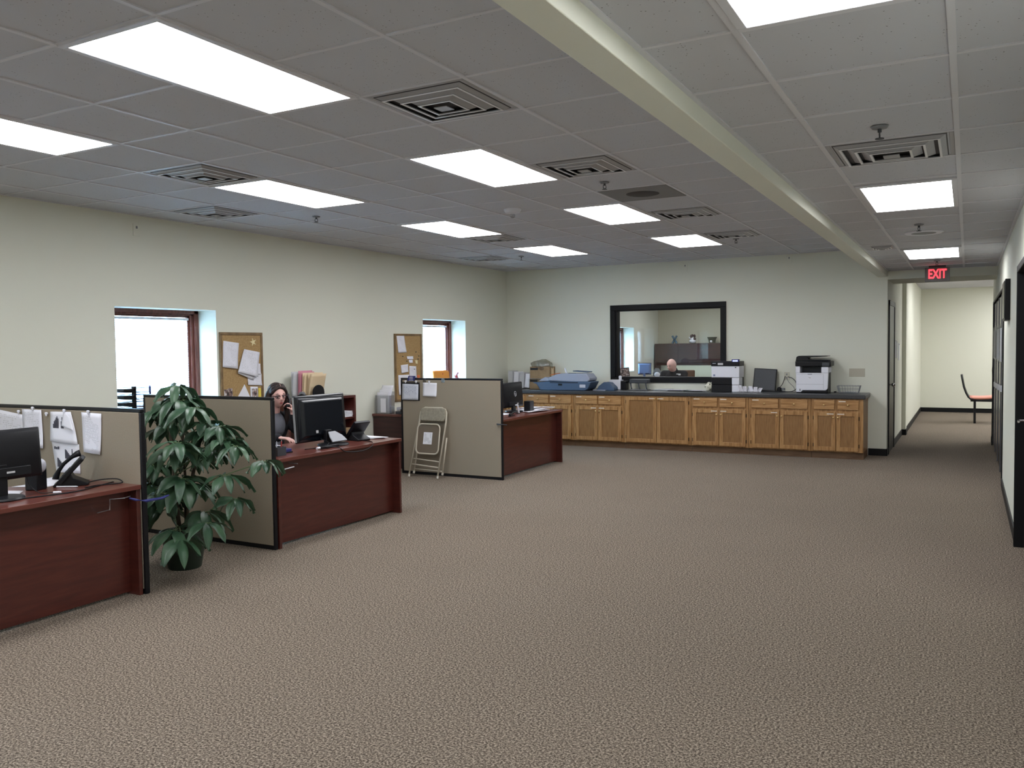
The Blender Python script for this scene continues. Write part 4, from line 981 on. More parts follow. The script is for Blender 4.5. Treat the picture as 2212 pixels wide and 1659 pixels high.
# ================================================================== POTTED PLANT
t = thing('potted_plant', 'tall umbrella plant in a dark green pot between the cubicle partitions', 'plant', (-5.13, 4.27, 0))
B().lathe([(.115,0),(.12,.01),(.155,.22),(.158,.225),(.172,.225),(.175,.275),(.163,.277),(.15,.25)], n=36, caps=False).lathe([(.0001,0),(.115,0)], n=36, caps=False).build('pot', POTM, t, smooth=True)
B().lathe([(.001,.245),(.152,.24)], n=28, caps=False).build('soil', SOIL, t)
R2 = random.Random(11)
W = [(-5.122,1.353,.0,1.0),(-5.10,1.25,-.05,1.1),(-5.369,1.165,.02,.9),(-4.962,1.20,-.10,1.0),(-5.162,.89,-.22,1.15),(-4.855,1.09,.05,.9),(-4.70,1.072,.0,.95),(-4.545,.936,-.02,.8),(-4.65,.72,-.10,1.0),(-4.281,.841,.0,.75),(-5.049,.642,-.20,1.2),(-4.873,.44,-.06,1.0),(-5.205,.275,-.26,1.15),(-5.271,1.04,.12,1.1),(-5.44,.76,-.02,.95),(-5.46,.60,-.03,.95),(-5.40,.50,-.10,1.0),(-5.273,.672,.10,1.0),(-4.749,1.037,.12,.8),(-4.56,.56,-.02,.8),(-4.791,.90,.0,.9),(-5.194,1.197,.05,1.0),(-5.02,.86,.14,1.0),(-4.95,.62,.08,1.0),(-5.30,.42,.08,.9)]
trunks = [[(-5.17,4.27,.24),(-5.19,4.26,.45),(-5.20,4.25,.75),(-5.235,4.26,1.0),(-5.23,4.27,1.17)], [(-5.10,4.27,.24),(-5.11,4.28,.6),(-5.12,4.28,.9),(-5.115,4.26,1.12),(-5.10,4.25,1.27)], [(-5.14,4.30,.24),(-5.13,4.31,.5),(-5.05,4.33,.8),(-4.98,4.33,1.0)]]
for tr in trunks: B().tube(tr, [.016-.002*k for k in range(len(tr))], 8).build('trunk', BARK, t, world=True, smooth='all')
def trunk_pt(z):
    best = None
    for tr in trunks[:2]:
        for a, b_ in zip(tr, tr[1:]):
            if a[2] <= z <= b_[2]:
                f = (z-a[2])/(b_[2]-a[2]); best = Vector(a).lerp(Vector(b_), f)
                if R2.random() < .5: return best
    return best or Vector(trunks[0][0])
leaves = B(); stalks = B()
def leaf(bm, base, d, length, width, droop):
    d = Vector(d).normalized(); side = d.cross(Vector((0,0,1)))
    side = side.normalized() if side.length > .1 else Vector((1,0,0))
    nn = 7; rows = []
    p = Vector(base); cur = d.copy(); tw = R2.uniform(-.35,.35)
    for i in range(nn+1):
        v = i/nn
        w = width*math.sin(PI*min(1, v*.93+.05)**.8)**.85 * (1 if v < .98 else .3)
        nrm = side.cross(cur).normalized()
        sd = (side*math.cos(tw)+nrm*math.sin(tw))
        wav = .006*math.sin(9*v+R2.random())
        rows.append([bm.verts.new(p-sd*w/2-nrm*(-.010)*(-1)+nrm*wav), bm.verts.new(p-sd*w/4+nrm*.000), bm.verts.new(p-nrm*.005), bm.verts.new(p+sd*w/4), bm.verts.new(p+sd*w/2+nrm*.010-nrm*wav)])
        cur = (cur + Vector((0,0,-droop/nn))).normalized(); p = p+cur*length/nn
    for A, Bq in zip(rows, rows[1:]):
        for k in range(4): bm.faces.new((A[k],A[k+1],Bq[k+1],Bq[k]))
R4 = random.Random(5)
W += [(x+R4.uniform(-.09,.09), z+R4.uniform(-.10,.06), dy+R4.uniform(-.08,.10), s*.9) for (x, z, dy, s) in W[1:4]+W[4:8]+W[10:19]+W[20:24]]
for (x, zz, dy, s) in W:
    kf = (4.25+dy)/4.25; x = x*kf; zz = 1.6117+(zz-1.6117)*kf
    c = Vector((x, 4.25+dy, zz)); tp = trunk_pt(max(.3, min(1.1, zz-.10-.25*abs(x+5.15))))
    mid = (c+tp)/2+Vector((0,0,.02)); stalks.tube([tp, mid, c], [.0055,.0042,.0035], 6)
    n = R2.randint(6,8); a0 = R2.random()*6.28; lean = Vector((x+5.14, dy+.0, 0))*.6
    for k in range(n):
        a = a0+2*PI*k/n; out = Vector((math.cos(a), math.sin(a), R2.uniform(-.15,.25)))+lean
        pl = R2.uniform(.02,.045)*s; b0 = c+out.normalized()*pl
        stalks.tube([c, b0], .0022, 5)
        leaf(leaves.bm, b0, out, R2.uniform(.17,.245)*s, R2.uniform(.062,.085)*s, R2.uniform(1.1,2.3))
# keep clear of the partitions
for v in leaves.bm.verts:
    if v.co.y > 4.93 and v.co.x < -4.88: v.co.y = 4.93
    if v.co.y < 3.74 and v.co.x < -4.77: v.co.y = 3.74
    if v.co.z < .012: v.co.z = .012
leaves.build('foliage', LEAF, t, world=True, smooth='all', keep=True)
stalks.build('leaf_stalks', VEIN, t, world=True, smooth='all')

# ================================================================== ON THE COUNTER
ZK = .9005
t = thing('paper_file_box', 'upright stack of white papers and pads at the left end of counter', 'papers', (-6.75, 12.75, ZK))
for k in range(4):
    B().obox((-.16+.10*k, .02*k-.02, .155-.006*k), (.085, .20, .30-.02*k), (0, math.radians(2+k), 0)).build('pad', (PAPERG, PAPER, PAPERG, PAPER)[k], t, bevel=.002)
B().box(-.215,-.205,-.09,.11,0,.30).build('bookend', BLACK, t)
def carton(label, x, y, z, w, d, h, rz=0):
    t = thing('cardboard_box', label, 'box', (x, y, z), rz, 'cardboard boxes on the counter')
    B().box(-w/2,w/2,-d/2,d/2,0,h).build('carton', CARDB, t, bevel=.003)
    B().box(-w/2+.01,-w/2+.15,-d/2-.0015,-d/2,h*.72,h*.9).build('printed_panel', BLACK, t)
    B().box(w/2,w/2+.0015,-.05,.05,h*.1,h*.9).build('tape_strip', MANILA, t)
carton('lower brown cardboard box on the counter next to the blue fax machine', -6.36, 12.80, ZK, .40, .24, .165)
page('paper_sheet', 'white sheet sticking out between the two cardboard boxes', 'paper', (-6.58,12.64,ZK+.168),(-6.18,12.62,ZK+.172),(-6.18,12.80,ZK+.172),(-6.58,12.80,ZK+.168), PAPER, 0, nrm=(0,0,1))
carton('upper brown cardboard box on the counter wrapped in plastic', -6.37, 12.80, ZK+.176, .37, .23, .20, .03)
b = B(); R3 = random.Random(3)
bmesh.ops.create_icosphere(b.bm, subdivisions=4, radius=1, matrix=Matrix.Translation((0,0,.09)) @ Matrix.Diagonal((.21,.15,.11,1)))
for v in b.bm.verts:
    k = .92+.16*math.sin(23*v.co.x+17*v.co.z)*math.sin(31*v.co.y+5)+R3.uniform(-.05,.05); v.co = Vector((v.co.x*k, v.co.y*k, .09+(v.co.z-.09)*k*(1.0)))
o = b.build('plastic_bag', FILM, smooth='all'); o.location = (-6.38, 12.80, ZK+.30); tag(o, 'crumpled clear plastic bag over the upper cardboard box', 'plastic bag')

t = thing('fax_machine', 'slate blue and grey fax copier with paper tray on the counter', 'fax machine', (-5.80, 12.49, ZK))
B().prism([(-.53,.125),(-.45,.10),(-.38,.0),(.42,0),(.47,.03),(.53,.14),(.45,.15),(-.30,.14)], -.17, .17).build('base', BLUEP, t, bevel=.012, seg=3)
B().prism([(-.24,.155),(.44,.135),(.50,.165),(.50,.20),(.44,.275),(-.02,.275),(-.10,.26),(-.24,.20)], -.16, .15).build('scanner_top', BLUEL, t, bevel=.014, seg=3)
B().prism([(-.42,.15),(-.22,.145),(-.22,.19),(-.30,.215),(-.38,.18)], -.14, .12).build('side_cover', BLUEL, t, bevel=.008)
B().obox((.30,.02,.305),(.26,.20,.014),(0,math.radians(4),0)).build('document_feeder', BLUEP, t, bevel=.004)
B().obox((-.16,-.05,.262),(.14,.10,.008),(0,math.radians(-10),0)).build('orange_notice', mat('orange_notice', (.65,.16,.04), .7), t)
B().box(.10,.22,-.10,-.06,.274,.282).build('display', DGREY, t); B().obox((.0,.02,.315),(.022,.012,.09),(0,math.radians(-20),0)).build('paper_guide', WHITEP, t)
B().box(.33,.43,-.175,-.168,.05,.10).build('button_panel', LGREY, t); B().box(-.05,.02,-.176,-.168,.08,.11).build('latch', BLACK, t)
B().box(-.20,.30,-.172,-.168,.122,.134).build('gap_shadow', BLACK, t)
t = thing('label_maker', 'slate blue arched office machine right of the fax copier', 'machine', (-5.09, 12.58, ZK))
B().prism([(-.16,0),(.15,0),(.14,.05),(.06,.125),(-.03,.135),(-.12,.07)], -.10, .08).build('body', BLUEP, t, bevel=.01, seg=3)
B().box(-.20,.02,-.15,-.10,0,.012).build('front_tray', BLUEL, t, bevel=.003)
t = thing('pencil_sharpener', 'white and black box with white cup behind the blue machine', 'machine', (-4.98, 12.85, ZK))
B().box(-.17,.03,-.07,.07,0,.16).build('white_box', WHITEP, t, bevel=.006); B().box(.03,.12,-.07,.07,0,.14).build('black_box', BLACK, t, bevel=.005); B().lathe([(.022,.16),(.026,.21),(.018,.225)],c=(-.0,0,0),n=14).build('cap', WHITEP, t, smooth=True)
t = thing('desk_rack', 'dark grey three legged rack on the counter below the glazed opening', 'rack', (-4.62, 12.78, ZK))
B().prism([(-.155,.11),(.155,.11),(.15,.175),(-.15,.175)], -.07, .07).build('top', DGREY, t, bevel=.008)
for x in (-.125, .01, .13): B().tube([(x-.01,-.055,.11),(x-.002,-.06,.06),(x+.008,-.06,.02),(x+.008,-.06,.0)], [.014,.010,.012,.016], 8).build('leg', DGREY, t, smooth='all')
B().box(-.14,.15,-.08,.09,.0,.012).build('base', MGREY, t, bevel=.003)
for k, (x, w, z0, m, lb) in enumerate(((-4.22,.26,0,MGREY,'grey magazine at the bottom of the pile on the counter'),(-4.20,.24,.012,PAPERG,'pale magazine on top of the pile on the counter'),(-4.02,.26,0,BLACK,'black folder lying flat right of the magazines'),(-3.72,.28,0,BLACK,'black folder lying flat near the paper flower'))):
    tag(B().obox((x,12.72,ZK+z0+.006),(w,.22,.012),(0,0,.08*k-.1)).build('magazine' if k < 2 else 'document_folder', m, bevel=.002), lb, 'magazine' if k < 2 else 'folder')
flat('loose white sheet on the counter right of magazines', [(-4.12,12.56),(-3.86,12.58),(-3.84,12.74),(-4.08,12.76)], z=ZK+.013)
flat('loose white sheet on the counter left of the multi-tray printer', [(-3.80,12.55),(-3.52,12.53),(-3.50,12.70),(-3.74,12.72)], z=ZK+.013)
b = B(); bmesh.ops.create_icosphere(b.bm, subdivisions=3, radius=1, matrix=Matrix.Translation((0,0,.07)) @ Matrix.Diagonal((.068,.05,.07,1)))
for v in b.bm.verts:
    k = .95+.25*math.sin(60*v.co.x+40*v.co.z)*math.sin(70*v.co.y+50*v.co.z)+R3.uniform(-.12,.12); v.co = Vector((v.co.x*k, v.co.y*k, max(0, .07+(v.co.z-.07)*k)))
t = thing('paper_flower', 'cream crumpled tissue bunch beside the black and white printer', 'tissue', (-3.465, 12.68, ZK)); b.build('tissue', mat('cream_tissue', (.72,.72,.60), .9, bump=(60,.8)), t, smooth='all')
b = B()
for k in range(6): b.ball((.04*math.cos(k*1.7)-.02, -.03+.01*math.sin(k), .03+.02*k), (.008,.006,.010), 8, 5)
b.build('dark_buds', mat('dark_olive', (.05,.05,.025), .8), t)

# multi tray printer
t = thing('tray_printer', 'black and white office printer with stacked black trays', 'printer', (-3.195, 12.74, ZK))
x0, x1, ya, yb = -.215, .205, -.15, .15
B().box(x0,x1,ya,yb,.215,.385).build('white_body', WHITEP, t, bevel=.008)
for z0, z1 in ((.0,.105),(.108,.212)): B().box(x0+.002,x1-.12,ya-.004,yb,z0,z1).build('paper_tray', BLACK, t, bevel=.006)
B().box(x1-.11,x1,ya-.006,yb-.1,.0,.105).build('white_column', WHITEP, t, bevel=.006); B().box(x1-.11,x1,ya-.006,yb-.1,.108,.212).build('white_column', WHITEP, t, bevel=.006)
B().box(x1-.12,x1-.003,yb-.099,yb,.0,.212).build('rear_black', BLACK, t)
B().box(x0-.004,x1+.004,ya-.008,yb,.386,.46).build('scanner_lid', BLACK, t, bevel=.01, seg=3)
B().box(x1-.11,x1-.004,ya-.014,ya+.05,.45,.49).build('display_housing', NAVY, t, bevel=.004)
B().box(x1-.095,x1-.02,ya-.016,ya-.0135,.455,.478).build('display', mat('blue_lit_display', (.45,.50,.95), .3, emit=.6), t)
B().box(x0+.10,x0+.18,ya-.0095,ya-.0075,.405,.435).build('white_sticker', PAPERG, t); B().box(x0+.02,x0+.07,ya-.0095,ya-.0075,.425,.432).build('maker_name', LGREY, t)
lb = B(); frame_box(lb, x0+.03, x0+.058, .235, .262, ya-.0015, ya-.0, .005); lb.box(x0+.038,x0+.05,ya-.0015,ya,.243,.255).build('square_logo', mat('muted_blue', (.08,.12,.28), .5), t)
B().box(x1-.065,x1-.045,ya-.003,ya,.36,.375).build('latch', DGREY, t)
# receipts
for (lb_, x, rz, h) in (('curled white printed booklet beside the multi-tray printer, left of two', -2.925, .2, .10), ('curled white printed booklets before the dark flat panel, right of two', -2.76, -.1, .09)):
    t = thing('paper_booklet', lb_, 'booklet', (x, 12.60, ZK), rz)
    for k in range(3):
        def fn(u, v, k=k): return Vector((-.06+.045*k+.055*u, -.03+.03*math.sin(PI*u)+.01*k, (h-.012*k)*v+ .0)) + Vector((.03*v*(k-1),0,0))
        B().grid(fn, 6, 6).build('page', TEXTD if k else TEXT, t, solid=.004, smooth='all')
t = thing('flat_panel_screen', 'dark blank flat panel leaning on the wall behind white booklets', 'screen', (-2.68, 12.83, ZK))
T = Matrix.Translation((0,0,.012)) @ Matrix.Rotation(math.radians(-9),4,'X') @ Matrix.Rotation(math.radians(3),4,'Y')
B().box(-.17,.165,0,.03,.0,.335,T).build('case', BLACK, t, bevel=.006); B().box(-.155,.15,-.003,.0,.015,.32,T).build('screen', mat('dark_slate_screen', (.022,.027,.036), .4), t)
B().box(-.10,.26,-.03,.08,0,.012).build('base', BLACK, t, bevel=.003)
t = thing('power_adapter', 'black power adapter standing on the counter right of the dark panel', 'power adapter', (-2.46, 12.86, ZK)); B().lathe([(.03,0),(.036,.02),(.03,.055),(.012,.07)],n=14).build('body', BLACK, t, smooth=True)
cord('black power cord rising from the adapter to the wall outlet', [(-2.45,12.86,.97),(-2.42,12.90,1.02),(-2.39,12.935,1.13)], .005)
cord('grey power cord hanging from the wall outlet to the white printer', [(-2.35,12.94,1.12),(-2.29,12.93,1.10),(-2.24,12.92,1.05),(-2.22,12.90,.96),(-2.28,12.86,.907),(-2.42,12.84,.906)], .005, DGREY)
cord('thin grey wire dangling below the wall outlet', [(-2.37,12.945,1.10),(-2.34,12.94,1.04),(-2.27,12.93,.97),(-2.24,12.90,.905)], .003, MGREY)
t = thing('glass_jar', 'small clear glass jar with grey contents on the counter', 'jar', (-2.39, 12.78, ZK)); B().lathe([(.022,.0),(.026,.005),(.03,.03),(.028,.06)],n=18).build('jar', PLASTIC, t, smooth=True); B().lathe([(.024,.03),(.026,.055)],n=14).build('contents', MGREY, t)
# laser printer
t = thing('laser_printer', 'white laser printer with black scanner lid near the counter end', 'printer', (-1.93, 12.745, ZK))
x0, x1, ya, yb = -.245, .20, -.16, .17
B().box(x0,x1-.015,ya+.012,yb,.0,.30).build('body', BLACK, t, bevel=.01)
B().prism([(x0,.012),(x0+.07,.012),(x0+.09,.04),(x1-.04,.04),(x1-.015,.065),(x1-.005,.29),(x0-.003,.29)], ya, ya+.05).build('front_cover', WHITEP, t, bevel=.006)
B().box(x0-.006,x0+.055,ya-.002,yb-.02,.29,.385).build('left_pillar', WHITEP, t, bevel=.006)
B().box(x1-.10,x1-.003,ya-.002,yb-.02,.29,.375).build('right_pillar', WHITEP, t, bevel=.006)
B().box(x0+.055,x1-.10,ya+.20,yb-.02,.29,.39).build('output_bay', DGREY, t)
B().box(x0-.01,x1+.03,ya-.012,yb,.385,.46).build('scanner_base', BLACK, t, bevel=.010, seg=3)
B().prism([(x0-.01,.46),(x1-.02,.46),(x1-.0,.475),(x0+.17,.485),(x0+.15,.51),(x1-.02,.525),(x1-.02,.535),(x0+.03,.535),(x0-.0,.52)], ya+.02, yb-.02).build('document_feeder', BLACKG, t, bevel=.006)
B().box(x1-.09,x1+.01,ya-.016,ya+.02,.385,.44).build('control_panel', DGREY, t, bevel=.006)
o = B().cyl((x0+.19,ya-.001,.222),(x0+.19,ya-.0035,.222),.022,n=24).build('logo_disc', PAPER, t); text('logo_letters', 'hp', .03, MGREY, t, (x0+.19,ya-.004,.223), (PI/2,0,0), .0008)
ln = B().box(x0+.005,x1-.07,ya-.0012,ya,.270,.272).build('panel_seam', MGREY, t); B().box(x0+.005,x1-.07,ya-.0012,ya,.125,.127).build('panel_seam', MGREY, t); B().box(x1-.071,x1-.069,ya-.0012,ya,.06,.27).build('panel_seam', MGREY, t)
B().box(x0+.16,x0+.22,ya-.002,ya,.268,.276).build('handle', DGREY, t); B().box(x0+.05,x0+.06,ya-.002,ya,.03,.06).build('power_button', DGREY, t)
# wire basket
t = thing('wire_basket', 'small black wire basket at the right end of the counter', 'basket', (-1.475, 12.72, ZK))
b = B(); r = .002
for z, s in ((.105,1.0),(.06,.93),(.006,.84)):
    w, d = .15*s, .10*s; b.tube([(-w,-d,z),(w,-d,z),(w,d,z),(-w,d,z)], r if z < .1 else .0032, 5, closed=True)
for k in range(9):
    f = -1+2*k/8
    for sy in (-1,1): b.tube([(f*.15,sy*.10,.105),(f*.126,sy*.084,.006)], r, 4)
for k in range(6):
    f = -1+2*k/5
    for sx in (-1,1): b.tube([(sx*.15,f*.10,.105),(sx*.126,f*.084,.006)], r, 4)
    b.tube([(-.126,f*.084,.005),(.126,f*.084,.005)], r, 4)
b.build('wire_mesh', MGREY, t)
page('paper_sheet', 'white crumpled sheet lying inside the wire basket', 'paper', (-1.58,12.66,ZK+.012),(-1.37,12.65,ZK+.012),(-1.39,12.78,ZK+.02),(-1.57,12.79,ZK+.02), PAPER, .012, nrm=(0,0,1))
t = thing('power_adapter', 'small black charger lying left of the wire basket', 'power adapter', (-1.67, 12.80, ZK)); B().obox((0,0,.01),(.03,.02,.02)).build('body', BLACK, t, bevel=.003); B().tube([(.015,0,.01),(.05,-.01,.004),(.07,.02,.004)],.003,6).build('lead', BLACK, t)

# ================================================================== AISLE WALLS AND LOBBY
t = thing('wall_monitor', 'black box shaped display hanging on right aisle wall', 'wall display', (RX, 9.5, 1.81))
B().box(-.045,.0,-.30,.30,0,.39).build('case', BLACK, t, bevel=.006); B().box(-.05,-.045,-.28,.28,.02,.37).build('face', BLACKG, t)
for k, (ya, yb) in enumerate(((13.1,14.3),(11.7,12.9),(10.8,11.6))):
    t = thing('document_sleeve', ('clear plastic document sleeve on the dark doors, farthest', 'clear plastic document sleeve on the dark doors, middle', 'clear plastic document sleeve on the dark doors, nearest')[k], 'document sleeve', (RX-.01, (ya+yb)/2, 1.36))
    h = (yb-ya)/2
    B().box(-.012,.0,-h,h,0,.45).build('sleeve', PLASTIC, t); B().box(-.008,-.004,-h+.05,h-.25,.02,.40).build('paper_glint_insert', PAPERG, t)  # pale inserts enlarged to imitate glints on the plastic
for k, (y, z, w) in enumerate(((14.45,1.52,.16),(14.75,1.50,.2),(15.2,1.46,.3))):
    t = thing('notice_sheet', ('pale notice on the hall wall nearest the dark door', 'pale notice on the hall wall, middle of three', 'pale notice at the far corner of the hall wall')[k], 'notice', (XC, y, z))
    B().box(.001,.006,-w/2,w/2,-.14,.14).build('sheet', PAPER, t); B().cyl((.006,0,.12),(.012,0,.12),.008,n=8).build('pin', IVORY, t)
plate('light switch at the far end of the right aisle wall', (.345, 15.1, 1.15), .075, .118, 'x', [(0,0)], 'switch').rotation_euler = (0,0,-PI/2)

t = thing('waiting_chair', 'dark bentwood chair with salmon pink seat in the lobby', 'chair', (.30, 19.0, 0))
def ch(x, z): return (x-.30, z)
side = [(-.102,.955),(-.085,.86),(-.06,.72),(-.02,.60),(.02,.52),(.06,.48),(.12,.465)]
for y in (-.24, .24):
    B().tube([(x-.30, y, z) for x, z in side], .016, 8).build('back_upright', BLACK, t, smooth='all')
def bk(u, v):
    i = v*(len(side)-2); k = min(int(i), len(side)-2); f = i-k; x = side[k][0]*(1-f)+side[k+1][0]*f; z = side[k][1]*(1-f)+side[k+1][1]*f
    return Vector((x-.285-.02*math.sin(PI*u), -.22+.44*u, z))
B().grid(bk, 6, 12).build('back_shell', mat('dark_olive_shell', (.03,.03,.02), .4), t, solid=.012, smooth='all')
SALM = mat('salmon_vinyl', (.80,.36,.28), .6)
def st(u, v): return Vector((-.26+.52*u, -.23+.46*v, .50+.035*u-.02*math.sin(PI*u)+.02*math.sin(PI*v)))
B().grid(st, 8, 8).build('seat_pad', SALM, t, solid=.04, smooth='all')
B().box(-.24,.26,-.22,.22,.43,.475).build('seat_frame', BLACK, t, bevel=.005)
for x in (-.165, .22):
    for y in (-.20, .20): B().box(x-.02,x+.02,y-.02,y+.02,0,.43).build('leg', BLACK, t)

# ================================================================== GLAZED OFFICE
t = thing('wall_hutch', 'dark brown hutch cabinet on the far wall of the glazed office', 'hutch', (-5.9, 20.95, 0))
b = B().box(-7.09,-4.6,20.75,21.14,1.16,1.655); b.build('body', MAHOGD, t, world=True, bevel=.003)
for k in range(4): B().box(-7.07+.62*k,-6.47+.62*k,20.735,20.75,1.175,1.64).build('door', MAHOGD, t, world=True, bevel=.002)
B().box(-7.09,-7.06,20.76,21.14,.76,1.16).build('side_panel', MAHOGD, t, world=True); B().box(-7.09,-4.6,20.5,21.14,.72,.76).build('worktop', MAHOGD, t, world=True)
B().box(-7.05,-7.02,20.6,21.1,0,.72).build('leg_panel', MAHOGD, t, world=True); B().box(-4.65,-4.62,20.5,21.1,0,.72).build('leg_panel', MAHOGD, t, world=True); 
B().box(-7.05,-4.7,20.75,20.77,1.10,1.16).build('valance', MAHOGD, t, world=True); B().box(-6.9,-4.9,20.85,20.95,1.135,1.16).build('task_lamp', mat('task_lamp_glow', (.75,.92,1), .5, emit=4), t, world=True)
o = thing('letter_ornament', 'blue X shaped ornament on top of the office hutch', 'ornament', (-6.61, 20.9, 1.656))
B().obox((0,0,.10),(.045,.05,.23),(0,math.radians(32),0)).build('stroke', mat('teal_blue', (.06,.13,.20), .5), o, bevel=.006); B().obox((0,0,.10),(.045,.05,.23),(0,math.radians(-32),0)).build('stroke', mat('teal_blue', (.06,.13,.20), .5), o, bevel=.006)
o = thing('figurine', 'white and dark figurine on top of the office hutch', 'ornament', (-6.14, 20.9, 1.656))
B().ball((0,0,.05),(.09,.06,.05)).ball((0,0,.10),(.06,.05,.05)).build('body', WHITEP, o, smooth='all'); B().ball((-.03,0,.17),(.035,.03,.05)).ball((.05,0,.18),(.03,.03,.045)).ball((.0,-.01,.20),(.03,.03,.03)).ball((.06,-.02,.11),(.04,.03,.03)).build('dark_patches', mat('dark_maroon', (.05,.02,.02), .5), o, smooth='all')
B().ball((-.07,-.01,.14),(.025,.02,.02)).build('arm', WHITEP, o, smooth='all')
o = thing('bowl', 'grey green pedestal bowl on top of the office hutch', 'bowl', (-5.64, 20.9, 1.656))
B().lathe([(.085,0),(.08,.02),(.09,.07),(.12,.14),(.125,.15),(.11,.14),(.06,.08)],n=24).build('bowl', mat('pewter_green', (.10,.11,.08), .4, metal=.4), o, smooth=True); B().ball((0,-.08,.04),(.03,.02,.03)).build('white_badge', PAPER, o, smooth='all')
t = thing('credenza', 'dark credenza under the window of the glazed office', 'credenza', (-6.72, 18.9, 0)); B().box(-7.11,-6.30,17.6,20.1,.04,.83).build('body', MAHOGD, t, world=True, bevel=.003); B().box(-7.12,-6.28,17.58,20.12,.83,.86).build('top', MAHOG, t, world=True); B().box(-7.05,-6.4,17.7,20.0,0,.04).build('plinth', BLACK, t, world=True)
ZD = .861
t = thing('picture_frame', 'dark leaning picture frame in the window corner of the glazed office', 'picture frame', (-6.93, 18.2, ZD), .35)
T = Matrix.Rotation(math.radians(-10),4,'X') @ Matrix.Rotation(math.radians(-6),4,'Y')
b = B(); frame_box(b,-.11,.11,.01,.25,-.01,.01,.02,T); b.build('frame', MAHOGD, t); B().box(-.09,.09,-.004,.004,.03,.23,T).build('picture', PHOTOM, t)
t = thing('office_monitor', 'pale blue backed monitor inside the glazed office', 'monitor', (-6.66, 18.75, ZD), .15)
q=[]; b=B()
for ins, y in ((0,.02),(0,.0),(.04,-.045)): q.append([b.bm.verts.new(p) for p in ((-.15+ins,y,.08+ins*.6),(.15-ins,y,.08+ins*.6),(.15-ins,y,.33-ins*.5),(-.15+ins,y,.33-ins*.5))])
b.loft(q); b.build('case', SCREENB, t, bevel=.006); B().box(-.155,.155,.02,.035,.07,.34).build('bezel', BLACK, t); B().obox((0,-.02,.05),(.05,.02,.11),(.3,0,0)).build('stand', SCREENB, t); B().lathe([(.09,0),(.085,.01)],n=20).build('base', BLACK, t)
t = thing('award_plaque', 'silver and white award standing right of the office monitor', 'award', (-6.38, 18.85, ZD))
B().prism([(-.09,.01),(.09,.01),(.12,.10),(.03,.22),(-.05,.22),(-.11,.10)], -.006, .006).build('plaque', MGREY, t, bevel=.002); B().ball((0,-.015,.07),(.07,.02,.06)).build('white_emblem', PAPER, t, smooth='all'); B().box(-.08,.08,-.03,.03,0,.015).build('base', BLACK, t)
t = thing('executive_desk', 'mahogany desk in front of the bald person in the glazed office', 'desk', (-4.8, 14.25, 0))
B().box(-5.7,-3.9,13.85,14.65,.71,.74).build('desktop', MAHOGT, t, world=True, bevel=.003); B().box(-5.65,-5.62,13.9,14.6,0,.71).build('side_panel', MAHOG, t, world=True); B().box(-3.98,-3.95,13.9,14.6,0,.71).build('side_panel', MAHOG, t, world=True); B().box(-5.62,-3.98,13.93,13.95,.1,.71).build('modesty_panel', MAHOG, t, world=True)
for x, y, h, lb, m in ((-4.05,14.2,.30,'dark stack of files at the right of the office desk', DGREY),):
    t = thing('file_stack', lb, 'files', (x, y, .7405))
    for k in range(5): B().obox((.01*(k%2),0,.03+.06*k),(.36-.02*k,.24,.055),(0,0,.05*k)).build('file', m if k < 4 else PAPERG, t, bevel=.002)
# ================================================================== PEOPLE
def cap(bm, p0, p1, r0, r1, n=14):
    p0, p1 = Vector(p0), Vector(p1); b = B(); b.bm.free(); b.bm = bm
    b.cyl(p0, p1, r0, r1, n); b.ball(p0, r0, n, 8); b.ball(p1, r1, n, 8)
def head_bm(bm, T, sx=1.0):
    tmp = bmesh.new(); bmesh.ops.create_uvsphere(tmp, u_segments=56, v_segments=40, radius=1)
    g = lambda a, s: math.exp(-(a/s)**2)
    for v in tmp.verts:
        x, y, z = v.co
        hw = .075*sx; w = hw*(1-.30*max(0,-z)**1.5+.22*max(0,z)*(1-max(0,z))); d = .098 if x > 0 else .098*(1-.22*max(0,-z-.1))
        X, Y, Z = x*d, y*w, z*.118
        if x > 0:
            X += .006*max(0, -z)*x                                   # jaw forward
            f = x
            X += .026*g(Y, .010)*g(Z+.022, .014)*f + .013*g(Y, .008)*g(Z+.002, .02)*f       # nose
            X += .005*g(Y, .045)*g(Z-.026, .010)*f                   # brow
            X -= .011*(g(Y-.030, .016)+g(Y+.030, .016))*g(Z-.008, .013)*f      # eye sockets
            X += .005*(g(Y-.040, .02)+g(Y+.040, .02))*g(Z+.022, .02)*f         # cheeks
            X += .006*g(Y, .022)*g(Z+.055, .010)*f - .003*g(Y, .02)*g(Z+.072, .007)*f + .008*g(Y, .02)*g(Z+.095, .014)*f
        v.co = T @ Vector((X, Y, Z))
    me = bpy.data.meshes.new('tmp'); tmp.to_mesh(me); tmp.free(); bm.from_mesh(me); bpy.data.meshes.remove(me)
    for s in (-1, 1):       # ears
        bmesh.ops.create_uvsphere(bm, u_segments=12, v_segments=8, radius=1, matrix=T @ Matrix.Translation((-.008, s*.075*sx, -.002)) @ Euler((0, .2, s*.35)).to_matrix().to_4x4() @ Matrix.Diagonal((.017, .007, .031, 1)))
